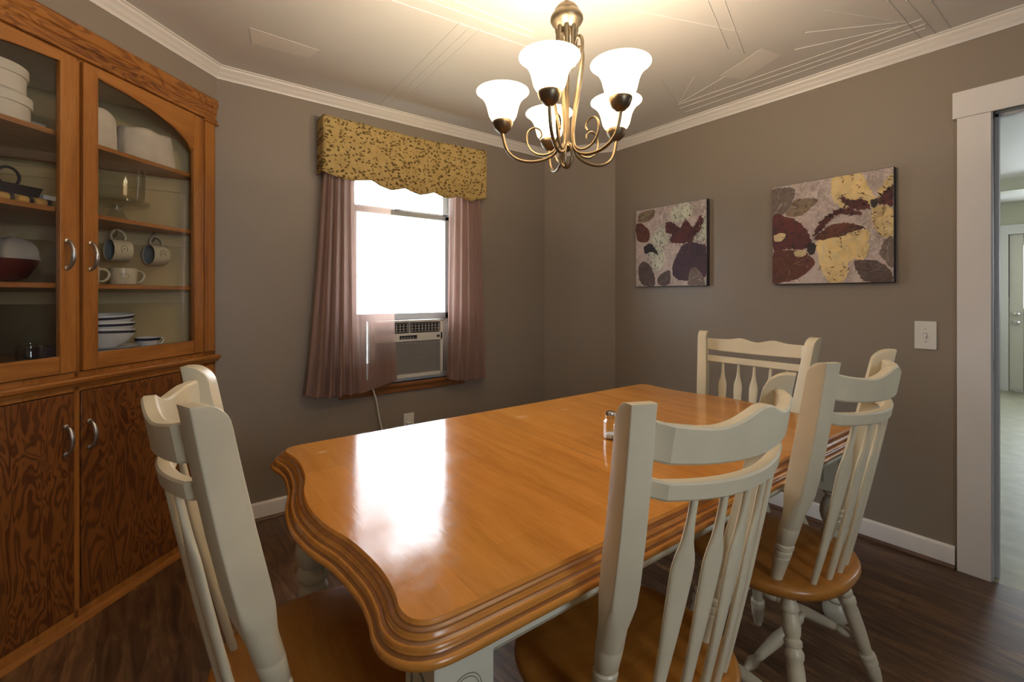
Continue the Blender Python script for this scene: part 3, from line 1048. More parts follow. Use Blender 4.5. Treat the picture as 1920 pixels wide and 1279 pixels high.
# orient: make sure +d grows outward
test = offset_outline(.01)
sgn = 1 if max(p.x for p in test) > max(p[0] for p in OUT) else -1
m = MB()
m.add([(x, y, TZ) for x, y in OUT], [tuple(range(len(OUT)))])
m.build('tabletop', M['table'], table)
m = MB()
for k in range(len(edge) - 1):
    # glaze sits in the two hollows and under each bead
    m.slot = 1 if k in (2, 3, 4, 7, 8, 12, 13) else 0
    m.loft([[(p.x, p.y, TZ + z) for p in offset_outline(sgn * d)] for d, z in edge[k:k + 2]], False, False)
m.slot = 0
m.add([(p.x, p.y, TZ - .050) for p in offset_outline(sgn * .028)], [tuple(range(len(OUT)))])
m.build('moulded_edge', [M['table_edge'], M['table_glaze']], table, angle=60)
# fine seams where the leaves meet
m = MB()
for x in (-.17, .29):
    m.box(x - .0008, x + .0008, -TW + .004, TW - .004, TZ - .001, TZ + .00025)
m.build('leaf_seam', M['sill'], table)
# aprons
AX, AY = .845, .468
for s in (-1, 1):
    pr = [(0, .695), (.002, .668), (.010, .664), (.012, .650), (.004, .640), (.0, .634), (-.012, .634), (-.022, .64), (-.022, .695)]
    m = MB().loft([[(x, s * (AY + .028 + d - .004), z) for d, z in pr] for x in (-AX + .05, AX - .05)])
    m.build('apron', M['cream2'], table)
    m = MB().loft([[(s * (AX + .028 + d - .004), y, z) for d, z in pr] for y in (-AY + .05, AY - .05)])
    m.build('apron', M['cream2'], table)
leg_prof = [(.030, 0.500), (.040, .497), (.046, .488), (.040, .478), (.036, .474), (.034, .470), (.044, .455), (.053, .428), (.055, .405), (.050, .380), (.040, .362), (.036, .357), (.046, .347), (.052, .335), (.050, .322), (.040, .312), (.036, .305), (.041, .296), (.046, .285), (.044, .272), (.040, .262), (.042, .245), (.046, .225), (.048, .20), (.045, .165), (.038, .13), (.033, .108), (.030, .098), (.037, .092), (.041, .085), (.037, .078), (.031, .073), (.033, .068), (.043, .055), (.046, .040), (.044, .020), (.036, .004), (.033, 0)]
for sx in (-1, 1):
    for sy in (-1, 1):
        cx, cy = sx * (AX - .008), sy * (AY - .008)
        m = MB().box(cx - .054, cx + .054, cy - .054, cy + .054, .500, .694)
        m.lathe_z((cx, cy, 0), leg_prof, 32)
        lg = m.build('leg', M['cream2'], table, bevel=.002)
        # arched groove carved into the outer faces of the block
        m = MB()
        for k in range(4):
            ang = k * math.pi / 2
            rot = Matrix.Translation((cx, cy, 0)) @ Matrix.Rotation(ang, 4, 'Z')
            for rr in (.030, .025):
                path = [(.0545, rr * math.cos(a), .612 + rr * 1.0 * math.sin(a)) for a in (math.pi * j / 14 for j in range(15))]
                path = [(.0545, rr, .53)] + path + [(.0545, -rr, .53)]
                m.tube([rot @ Vector(p) for p in path], .0009, 5)
        m.build('carved_groove', M['groove'], lg)

# ------------------------------------------------------------------ dining chairs
def sel(a, b, bf, bb, p, n=24, top=0.0):
    """superellipse section: half width a, front/back extents bf, bb"""
    if p < 4 and n != 24:
        out = []
        for i in range(n):
            t = 2 * math.pi * i / n
            c, s = math.cos(t), math.sin(t)
            r = (abs(c) ** p + abs(s) ** p) ** (-1 / p)
            out.append((a * r * c, (bb - bf) / 2 + (bb + bf) / 2 * r * s))
        return out
    # rounded rectangle: p 2 is round, larger is squarer
    mid, half = (bb - bf) / 2, (bb + bf) / 2
    rc = min(a, half) * {2: 1.0, 3.0: .72, 6.0: .30, 9.0: .14}[p]
    out = []
    for q, (sx, sy) in enumerate(((1, 1), (-1, 1), (-1, -1), (1, -1))):
        for j in range(6):
            t = (q + j / 5) * math.pi / 2
            out.append((sx * (a - rc) + rc * math.cos(t), mid + sy * (half - rc) + rc * math.sin(t)))
    return out


def turned(p0, p1, prof, k=1.0, n=20):
    return MB().lathe(p0, p1, [(t, r * k) for t, r in prof], n)


LEG = [(0, .019), (.07, .019), (.085, .0235), (.115, .0235), (.13, .019), (.16, .0205), (.20, .0235), (.24, .021), (.262, .0175), (.275, .0225), (.30, .0225), (.312, .0185), (.335, .0245), (.365, .0235), (.38, .0195), (.42, .0215), (.56, .0215), (.68, .0185), (.735, .0165), (.75, .023), (.775, .024), (.785, .019), (.80, .0235), (.815, .0235), (.825, .0185), (.86, .022), (.90, .020), (1, .012)]
STR = [(0, .008), (.08, .009), (.11, .014), (.15, .016), (.19, .014), (.21, .010), (.24, .013), (.5, .019), (.76, .013), (.79, .010), (.81, .014), (.85, .016), (.89, .014), (.92, .009), (1, .008)]
FRS = [(0, .008), (.1, .012)] + [(.16 + .028 * k, .018 if k % 2 == 0 else .0135) for k in range(25)] + [(.9, .012), (1, .008)]


def make_chair(label, host=False):
    ch = thing('dining_chair', label, 'chair')
    w = 1.20 if host else 1.0
    dz = -.030 if host else 0.0
    SZ = .450
    # seat
    def out(k, z, dip=0):
        n = 56; loop = []
        for i in range(n):
            a = 2 * math.pi * i / n; c, s = math.cos(a), math.sin(a)
            p = 2.35 if s > 0 else 3.0
            r = (abs(c) ** p + abs(s) ** p) ** (-1 / p)
            loop.append((.236 * w * k * r * c, .0 + .215 * k * r * s, z - dip * max(0, 1 - (c * k) ** 2)))
        return loop
    m = MB().loft([out(.93, .413), out(.975, .418), (out(1.0, .430)), out(1.0, .438), out(.985, .4455), out(.955, .4490), out(.90, .450), out(.7, .449, .002), out(.4, .447, .003), out(.08, .446, .003)])
    m.build('seat', M['seat'], ch, angle=60)

    # back posts: turned below, sawn square and leaning back above, rounded over towards the sitter at the top
    top_z = 1.075 + dz
    def ypost(z):
        return lerp_table([(.43, .080), (.45, .085), (.60, .123), (.70, .150), (.80, .173), (.90, .193), (1.0, .211), (1.09, .226)], z - dz * (z - .45) / .62)
    def xpost(z):
        return w * (.172 + (z - .45) / .625 * .056)
    bow = .026 if host else .066
    def yaw(pts, a):
        c_, s_ = math.cos(a), math.sin(a)
        return [(x * c_ - y * s_, x * s_ + y * c_) for x, y in pts]
    for s in (-1, 1):
        loops = []; TW_ = R(-22 * s) * (.5 if host else 1)
        st = [(.440, .0155, 2), (.452, .0155, 2), (.500, .0195, 2), (.516, .0205, 2), (.520, .0165, 2), (.524, .022, 2), (.536, .022, 2), (.540, .018, 2), (.544, .023, 2), (.556, .023, 2), (.560, .019, 2), (.566, .0225, 2), (.610, .025, 2), (.612, .0243, 2), (.614, .025, 2), (.655, .0255, 2)]
        for z, r, p in st:
            loops.append([(s * xpost(z) + x, ypost(z) + y, z) for x, y in sel(r, 0, r, r, p)])
        sq = [(.685, .0255, .0285, 3.0), (.715, .0245, .0300, 6.0), (.76, .0240, .0300, 9.0), (.85, .0235, .0295, 9.0), (.95, .0230, .0285, 9.0), (1.03 + dz, .0225, .0275, 9.0)]
        for z, a, b, p in sq:
            loops.append([(s * xpost(z) + x, ypost(z) + y, z) for x, y in yaw(sel(a, 0, b, b, p), TW_)])
        for k in range(1, 8):
            u = k / 7 * math.pi / 2
            z = 1.035 + dz + .040 * math.sin(u); f = .0275 - .040 * (1 - math.cos(u))
            loops.append([(s * xpost(z) + x, ypost(z) + y, z - (.002 if k == 7 else 0) * 0) for x, y in yaw(sel(.0222, 0, f, .0270, 9.0), TW_)])
        MB().loft(loops).build('back_post', M['cream'], ch, angle=40)

    def rail_y(x, z):
        e = xpost(z) - .012
        q = max(0.0, 1 - (x / e) ** 2)
        return ypost(z) + bow * q

    def bowf(u):
        u = abs(u)
        return bow * (.30 * min(1.0, (1 - u) / .09) + .70 * max(0.0, 1 - (u / .93) ** 2))

    def rail(name, zlo, zhi, th, mat_):
        """bent rail: zlo(u), zhi(u) with u in -1..1"""
        n = 44; loops = []
        zc = (zlo(0) + zhi(0)) / 2
        e = xpost(zc) - .018
        for i in range(n + 1):
            u = -1 + 2 * i / n; x = e * u
            yc = ypost(zc) + .014 + bowf(u)
            drop = .16 * bowf(u)
            a, b = zlo(u) - drop, zhi(u) - drop
            la = (ypost(b) - ypost(a)) / (b - a)
            c = .004
            pts = [(-th, a + c), (-th + c, a), (th - c, a), (th, a + c), (th, b - c), (th - c, b), (-th + c, b), (-th, b - c)]
            loops.append([(x, yc + dy + la * (z - zc), z) for dy, z in pts])
        MB().loft(loops).build(name, mat_, ch, angle=24)

    if host:
        hump = lambda u: .012 * math.exp(-((abs(u) - .34) / .19) ** 2) - .004 * math.exp(-(u / .12) ** 2)
        rail('crest_rail', lambda u: .975 + dz - .003 * (1 - u * u), lambda u: 1.036 + dz + hump(u), .012, M['cream'])
    else:
        hump = lambda u: .025 * math.exp(-(u / .27) ** 2) - .003 * math.exp(-((abs(u) - .55) / .2) ** 2) + .005 * abs(u) ** 6
        rail('crest_rail', lambda u: .978 - .004 * (1 - u * u), lambda u: 1.040 + hump(u), .0125, M['cream'])
    rail('lower_rail', lambda u: .913 + dz, lambda u: .946 + dz, .0125, M['cream'])

    # five paddle spindles
    zt = .922 + dz - .16 * bow
    zc = .9295 + dz
    for k in range(-2, 3):
        xt, xb = k * (.066 if host else .062) * w, k * (.060) * w
        e = xpost(zc) - .018
        yt = ypost(zc) + .014 + bowf(xt / e) - .001
        ya = R(-11 * k) * (.4 if host else 1)
        yb = .178 - .022 * (k / 2) ** 2
        n = 40; loops = []
        for i in range(n + 1):
            t = i / n                      # 0 at the seat
            z = .442 + (zt - .442) * t
            x = xb + (xt - xb) * t
            y = yb + (yt - yb) * (t + .16 * t * (1 - t))
            wd = lerp_table([(0, .0075), (.04, .0080), (.3, .0125), (.55, .0190), (.69, .0218), (.735, .0216), (.775, .0180), (.82, .0118), (.88, .0080), (.93, .0068), (1, .0062)], t)
            th = lerp_table([(0, .0075), (.04, .0080), (.3, .0072), (.7, .0062), (.86, .0064), (1, .0062)], t)
            loops.append([(x + px, y + py, z) for px, py in yaw(sel(wd, 0, th, th, 2.6, 14), ya)])
        MB().loft(loops).build('spindle', M['cream'], ch, angle=60)

    # turned legs and stretchers
    tops = {'r': (.150, .105), 'f': (.155, -.125)}
    feet = {'r': (.262, .200), 'f': (.242, -.165)}
    def leg_pt(key, s, z):
        t = (.420 - z) / .420
        a, b = tops[key], feet[key]
        return Vector((s * w * (a[0] + (b[0] - a[0]) * t), a[1] + (b[1] - a[1]) * t, z))
    for key in ('r', 'f'):
        for s in (-1, 1):
            turned(leg_pt(key, s, .420), leg_pt(key, s, 0), LEG, 1.0).build('leg', M['cream'], ch)
    mids = []
    for s in (-1, 1):
        a, b = leg_pt('f', s, .150), leg_pt('r', s, .150)
        turned(a, b, STR).build('stretcher', M['cream'], ch); mids.append((a + b) / 2)
    turned(mids[0], mids[1], STR).build('stretcher', M['cream'], ch)
    turned(leg_pt('f', -1, .205), leg_pt('f', 1, .205), FRS).build('front_stretcher', M['cream'], ch)
    return ch


c2 = make_chair('cream spindle chair in the near foreground, its worn back turned to the viewer')
c2.location = (.838, .662, 0); c2.rotation_euler = (0, 0, R(180 - 3.5)); c2['group'] = 'spindle back dining chairs'
c3 = copy_tree(c2); c3['label'] = 'cream spindle chair beside the farther chair end of the table, nearest the light switch'
c3.location = (1.552, .650, 0); c3.rotation_euler = (0, 0, R(180 - 1.5))
c1 = copy_tree(c2); c1['label'] = 'cream spindle chair at the scalloped table end by the cabinet, seen from its side'
c1.location = (.290, 1.070, 0); c1.rotation_euler = (0, 0, R(87.5))
c4 = make_chair('cream chair at the far table end facing the viewer, below the two canvases', True)
c4.location = (2.175, 1.10, 0); c4.rotation_euler = (0, 0, R(-90)); c4['group'] = 'spindle back dining chairs'
c3['label'] = 'cream spindle chair nearest the light switch, its whole seat and rear legs in view'

# ------------------------------------------------------------------ salt and pepper
def shaker(name, label, x, y, fill, h):
    s = thing(name, label, 'shaker', (x, y, TZ + .0006), R(20))
    def oct_(r, z):
        return [(r * math.cos(math.pi / 8 + math.pi * k / 4), r * math.sin(math.pi / 8 + math.pi * k / 4), z) for k in range(8)]
    MB().loft([oct_(.0225, 0), oct_(.0245, .004), oct_(.0245, .058), oct_(.0175, .068), oct_(.0165, .073)]).build('jar', M['clear'], s, angle=20)
    MB().loft([oct_(.0205, .004), oct_(.0215, .006), oct_(.0215, h * .8), oct_(.018, h), oct_(.004, h + .001)]).build('filling', fill, s, angle=20)
    MB().lathe_z((0, 0, 0), [(.0175, .071), (.0185, .073), (.0185, .085), (.0165, .091), (.010, .0945), (.002, .0955)], 24).build('cap', M['chrome'], s)


shaker('salt_shaker', 'eight sided glass shaker with a little salt, chrome cap, beside the pepper', 1.245, 1.052, M['salt'], .018)
shaker('pepper_shaker', 'glass shaker with a chrome cap half hidden by the foreground chair post', 1.236, 1.001, M['pepper'], .020)

# ------------------------------------------------------------------ chandelier
CX, CY = 1.07, 1.09
lamp = thing('chandelier', 'antique brass five light chandelier with frosted bell shades hanging over the table', 'chandelier', (CX, CY, 0))
MB().lathe_z((0, 0, 0), [(.004, CH - .045), (.02, CH - .043), (.05, CH - .03), (.062, CH - .012), (.064, CH - .0005)], 32).build('canopy', M['bronze'], lamp)
m = MB(); z = CH - .052; k = 0
while z > 2.215:
    ring = [(.008 * math.cos(a), 0, .016 * math.sin(a)) for a in (2 * math.pi * j / 14 for j in range(14))]
    rot = Matrix.Translation((0, 0, z)) @ Matrix.Rotation(R(90) * (k % 2), 4, 'Z')
    m.tube([rot @ Vector(p) for p in ring], .0022, 6, True); z -= .025; k += 1
m.build('chain', M['bronze'], lamp)
m = MB().lathe_z((0, 0, 0), [(.003, 2.216), (.009, 2.208), (.012, 2.200), (.030, 2.192), (.040, 2.178), (.0405, 2.172)], 32)
m.build('cap', M['bronze_dark'], lamp)
MB().lathe_z((0, 0, 0), [(.0405, 2.172), (.046, 2.166), (.053, 2.155), (.054, 2.145), (.048, 2.134), (.041, 2.126), (.036, 2.118), (.03, 2.112)], 32).build('collar', M['bronze'], lamp)
m = MB()
for k in range(8):
    a = 2 * math.pi * k / 8
    m.lathe((.030 * math.cos(a), .030 * math.sin(a), 2.118), (.027 * math.cos(a), .027 * math.sin(a), 2.005), [(0, .0085), (.08, .0085), (.12, .0065), (.9, .0065), (1, .004)], 10)
m.lathe_z((0, 0, 0), [(.030, 2.010), (.034, 2.004), (.030, 1.996), (.015, 1.985), (.012, 1.975)], 24)
m.build('fluted_drum', M['bronze'], lamp)
MB().lathe_z((0, 0, 0), [(.010, 2.11), (.010, 1.99), (.0085, 1.96), (.0085, 1.745), (.016, 1.738), (.018, 1.728), (.012, 1.718), (.006, 1.712)], 20).build('stem', M['bronze'], lamp)
a0 = R(52.3 - 90) + R(180 - 7)           # first arm points to the viewer's left
arm_rz = [(.034, 2.020), (.036, 2.050), (.046, 2.070), (.060, 2.068), (.067, 2.045), (.062, 1.990), (.048, 1.915), (.034, 1.84), (.026, 1.78), (.027, 1.735), (.043, 1.705), (.080, 1.688), (.125, 1.684), (.168, 1.696), (.198, 1.725), (.212, 1.772), (.2125, 1.790)]
scroll = [(.028, 1.765), (.034, 1.728), (.058, 1.708), (.090, 1.706), (.118, 1.722), (.132, 1.752), (.128, 1.782), (.108, 1.796), (.088, 1.788), (.082, 1.770), (.090, 1.758)]
low_ring = [(.012, 1.735), (.020, 1.715), (.022, 1.690), (.014, 1.668), (.0, 1.660)]
for k in range(5):
    a = a0 + 2 * math.pi * k / 5 + R((0, 5, -6, 0, 0)[k])
    ca, sa = math.cos(a), math.sin(a)
    P = lambda rz: [(r * ca, r * sa, z) for r, z in rz]
    arm = MB().tube(smooth_path(P(arm_rz), 5), .0052, 10).build('arm', M['bronze'], lamp)
    sc = smooth_path(P(scroll), 5)
    MB().tube(sc, [.0042 - .0012 * i / len(sc) for i in range(len(sc))], 8).build('scroll', M['bronze'], arm)
    MB().tube(smooth_path(P(low_ring), 5), .0045, 8).build('finial_hook', M['bronze'], arm)
    c = (.2125 * ca, .2125 * sa, 0)
    MB().lathe_z(c, [(.006, 1.782), (.014, 1.785), (.027, 1.797), (.033, 1.812), (.0345, 1.818), (.0335, 1.822), (.028, 1.823), (.004, 1.823)], 28).build('cup', M['bronze_dark'], arm)
    sh = [(.030, 1.8225), (.040, 1.830), (.046, 1.841), (.050, 1.857), (.054, 1.874), (.060, 1.889), (.070, 1.904), (.082, 1.915), (.0885, 1.920)]
    inner = [(r - .0025, z) for r, z in reversed(sh)]
    MB().lathe_z(c, sh + [(.0880, 1.9215)] + inner, 40, False, False).build('shade', M['shade'], lamp, angle=70)
    MB().lathe_z(c, [(.010, 1.824), (.012, 1.84), (.022, 1.862), (.0235, 1.872), (.019, 1.886), (.008, 1.894), (.002, 1.895)], 20).build('bulb', M['bulb'], arm)
    pl = bpy.data.lights.new('bulb_light', 'POINT'); pl.energy = LAMP_W; pl.color = (1.0, 0.80, 0.58); pl.shadow_soft_size = .03
    po = bpy.data.objects.new('bulb_light', pl); COL.objects.link(po); po.parent = lamp; po.location = (c[0], c[1], 1.915)

# ------------------------------------------------------------------ window dressing
VX0, VX1, VY = .755, 1.885, WY - .125
SCAL = [(.755, 1.950), (.80, 1.938), (.86, 1.922), (.92, 1.920), (.985, 1.932), (1.035, 1.938), (1.09, 1.912), (1.165, 1.897), (1.21, 1.908), (1.255, 1.922), (1.30, 1.908), (1.37, 1.896), (1.42, 1.908), (1.46, 1.922), (1.51, 1.906), (1.57, 1.898), (1.61, 1.910), (1.65, 1.922), (1.70, 1.908), (1.76, 1.904), (1.81, 1.922), (1.84, 1.930), (1.885, 1.938)]
def val_pt(u, v):
    # u runs: left return, face, right return
    L = .12; W_ = VX1 - VX0; tot = W_ + 2 * L; s = u * tot
    if s < L: x, y = VX0, WY - .008 - (s / L) * (WY - .008 - VY)
    elif s > L + W_: x, y = VX1, VY + ((s - L - W_) / L) * (WY - .008 - VY)
    else: x, y = VX0 + s - L, VY
    f = min(1, max(0, (s - L) / W_))
    zt = 2.272 + .004 * math.sin(9 * f) + .008 * math.exp(-((f - .98) / .05) ** 2) - .006 * math.sin(math.pi * f)
    zb = lerp_table(SCAL, x)
    z = zb + (zt - zb) * v
    if L < s < L + W_:
        puff = .016 * math.sin(math.pi * v) + .004 * math.sin(31 * x + 3 * v) + .006 * math.sin(13 * x - 2 * v) * (1 - v * .5) + (.010 if v < .12 else 0) * 0
        y -= puff + .004 * math.exp(-((v - .62) / .06) ** 2)
    return (x, y, z)
o = MB().grid(160, 24, val_pt).build('window_valance', M['valance'], thick=.006, angle=80)
tag(o, 'mustard valance with brown leaf print and scalloped hem above the window', 'valance')

rod = thing('curtain_rod', 'grey metal curtain rod behind the mustard valance, end knob showing', 'curtain rod', (0, WY, 0))
MB().tube([(.775, -.085, 2.11), (1.865, -.085, 2.11)], .008, 12).build('rod', M['nickel'], rod)
for s, x in ((-1, .775), (1, .865 + 1.0)):
    MB().lathe((x - s * .002, -.085, 2.11), (x + s * .010, -.085, 2.11), [(0, .008), (.3, .012), (.8, .012), (1, .006)], 16).build('knob', M['nickel'], rod)
    MB().box(x - .012 - (0 if s < 0 else .0), x + .0, -.085, -.0005, 2.10, 2.12).build('bracket', M['nickel'], rod)


def curtain(name, label, xt, xb, zt, zb, folds_, flare, seed, y0, mats, thin=None, hem=.115, nu=150, nv=60):
    """xt/xb: functions u->x at top and bottom; folds_: u -> (amplitude, phase)"""
    def fn(u, v):
        # v 0 at the hem
        x = xb(u) + (xt(u) - xb(u)) * (v ** .8)
        amp, ph = folds_(u)
        wig = math.sin(ph + .35 * math.sin(3 * v + seed)) * amp * (.75 + .35 * (1 - v))
        y = y0 + wig - .012 * (1 - v) * flare
        z = zb(u) + (zt - zb(u)) * v
        return (x, y, z)
    m = MB()
    if thin:
        n1 = int(nu * thin)
        m.grid(n1, nv, lambda u, v: fn(u * thin, v))
        m.slot = 1
        m.grid(nu - n1, nv, lambda u, v: fn(thin + u * (1 - thin), v))
    else:
        m.grid(nu, nv, fn)
    o = m.build(name, mats, angle=180)
    tag(o, label, 'curtain')
    # the turned-up hem: a second layer just behind the first
    h = MB().grid(nu, 6, lambda u, v: (lambda p: (p[0], p[1] + .003, p[2]))(fn(u, v * hem)))
    h.build('hem', mats[0], o, angle=180)
    return o


curtain('curtain', 'mauve sheer curtain bunched left of the window, its free edge across the air conditioner',
        lambda u: lerp_table([(0, .778), (.62, .925), (.72, .95), (1, 1.165)], u),
        lambda u: lerp_table([(0, .665), (.16, .76), (.62, .95), (.72, 1.0), (1, 1.215)], u),
        2.10, lambda u: lerp_table([(0, .672), (.2, .648), (.62, .646), (.75, .655), (1, .700)], u),
        lambda u: (lerp_table([(0, .010), (.1, .022), (.6, .020), (.72, .008), (.85, .004), (1, .003)], u), u * 43 if u < .68 else .68 * 43 + (u - .68) * 24),
        1, 1.3, WY - .088, [M['mauve'], M['mauve_thin']], .66)
curtain('curtain', 'mauve sheer curtain hanging in folds on the side of the window nearer the room corner',
        lambda u: lerp_table([(0, 1.60), (1, 1.865)], u), lambda u: lerp_table([(0, 1.575), (.2, 1.60), (1, 1.915)], u),
        2.10, lambda u: lerp_table([(0, .672), (.5, .640), (1, .642)], u),
        lambda u: (lerp_table([(0, .006), (.12, .018), (1, .020)], u), u * 33), 1, 4.1, WY - .088, [M['mauve']])

# ------------------------------------------------------------------ window air conditioner
ac = thing('air_conditioner', 'off white window air conditioner with slatted front under the raised sash', 'air conditioner', (1.33, WY, .697))
HWAC, HAC = .250, .375
FY = -.028
m = MB().box(-HWAC, HWAC, FY + .022, .36, 0, HAC)
m.build('casing', M['ac'], ac, bevel=.006)
m = MB()
for args in ((-HWAC - .004, -HWAC + .018, 0, HAC + .004), (HWAC - .018, HWAC + .004, 0, HAC + .004), (-HWAC, HWAC, -.004, .022), (-HWAC, HWAC, HAC - .012, HAC + .004), (-HWAC, HWAC, .238, .292)):
    m.box(args[0], args[1], FY - .004, FY + .026, args[2], args[3])
m.build('front_frame', M['ac'], ac, bevel=.003)
m = MB(); n = 22
for k in range(n):
    z = .026 + (.232 - .026) * k / n
    m.loft([[(x, FY, z), (x, FY + .012, z + .0072), (x, FY + .014, z + .005), (x, FY + .002, z - .002)] for x in (-HWAC + .018, HWAC - .018)])
m.build('front_grille', M['ac_grille'], ac, angle=30)
MB().box(-HWAC + .016, HWAC - .016, FY + .015, FY + .02, .02, .24).build('filter', M['ac_grille'], ac)
m = MB().box(-HWAC + .018, HWAC - .018, FY + .021, FY + .0215, .292, HAC - .012); m.build('outlet_back', M['dark'], ac)
m = MB()
for c0_, c1_ in ((-HWAC + .02, -.002), (.008, HWAC - .02)):
    for z in (.300, .318, .336, .354):
        m.box(c0_, c1_, FY + .004, FY + .016, z, z + .003)
    nn = 9
    for k in range(nn):
        x = c0_ + (c1_ - c0_) * (k + .5) / nn
        m.loft([[(x - .002, FY + .002, z), (x + .002, FY + .002, z), (x + .014, FY + .016, z), (x + .010, FY + .016, z)] for z in (.302, .352)])
m.box(-.004, .010, FY, FY + .02, .292, HAC - .012)
m.build('louvre', M['ac_grille'], ac)
MB().box(-.07, .055, FY - .0055, FY - .004, .254, .278).build('control_panel', M['dark'], ac, bevel=.001)
m = MB()
for k in range(5):
    m.lathe((-.052 + .02 * k, FY - .0054, .262), (-.052 + .02 * k, FY - .0072, .262), [(0, .005), (.8, .005), (1, .003)], 12)
m.build('button', M['ac_grille'], ac)
MB().lathe((-.205, FY - .0035, .262), (-.205, FY - .005, .262), [(0, .009), (1, .008)], 16).build('badge', M['nickel'], ac)
MB().box(.205, .225, FY - .0052, FY - .004, .256, .272).build('corner_badge', M['dark'], ac)
MB().tube(smooth_path([(-.252, -.002, .02), (-.262, -.04, -.02), (-.252, -.055, -.06), (-.232, -.048, -.12), (-.212, -.03, -.20), (-.190, -.020, -.29), (-.160, -.018, -.40), (-.11, -.022, -.47), (-.03, -.03, -.40), (.005, -.028, -.318)], 6), .0048, 8).build('power_cord', M['white'], ac)
MB().box(-.014, .024, -.034, -.0085, -.335, -.300).build('plug', M['white'], ac, bevel=.003)

# ------------------------------------------------------------------ wall plates
ol = thing('electrical_outlet', 'white wall outlet low on the window wall behind the table edge', 'outlet', (1.340, WY, .395))
MB().box(-.037, .037, -.006, -.0002, -.058, .058).build('cover_plate', M['white'], ol, bevel=.003)
for z in (-.021, .021):
    MB().lathe((0, -.0055, z), (0, -.0085, z), [(0, .0165), (.8, .0165), (1, .015)], 20).build('socket', M['white'], ol)
sw = thing('light_switch', 'white toggle switch plate on the right wall beside the door casing', 'light switch', (PX, .527, 1.052), 0)
MB().box(-.007, -.0002, -.040, .040, -.066, .066).build('cover_plate', M['white'], sw, bevel=.003)
MB().box(-.0085, -.006, -.007, .007, -.013, .013).build('toggle_slot', M['jamb'], sw)
MB().loft([[(-.006, -.004, -.004), (-.006, .004, -.004), (-.006, .004, .008), (-.006, -.004, .008)], [(-.021, -.003, -.014), (-.021, .003, -.014), (-.021, .003, -.008), (-.021, -.003, -.008)]]).build('toggle', M['white'], sw)
m = MB()
for z in (-.03, .03): m.lathe((-.0065, 0, z), (-.0085, 0, z), [(0, .0035), (1, .003)], 10)
m.build('screw', M['nickel'], sw)
nl = MB().lathe((2.215, WY, 1.855), (2.215, WY - .012, 1.852), [(0, .0015), (.85, .0015), (.86, .004), (1, .004)], 8).build('nail', M['nickel'])
tag(nl, 'small bare nail in the window wall right of the curtains', 'nail')

# ------------------------------------------------------------------ canvases
def artwork(name, c, extra=None):
    m, nt, b = new_mat(name)
    v = coords(nt)
    n = noise(nt, v, 9, 6, .7, .8)
    lo = tuple(x * .55 for x in c); hi = tuple(min(1, x * 1.25) for x in c)
    col = ramp(nt, n, [(.30, lo), (.5, c), (.72, hi)])
    if extra:
        n2 = noise(nt, v, 24, 5, .75, 1.5)
        msk = ramp(nt, n2, [(.52, (0, 0, 0)), (.60, (1, 1, 1))])
        col = mixc(nt, msk, col, extra)
    nt.links.new(col, b.inputs['Base Color'])
    b.inputs['Roughness'].default_value = .6
    return m


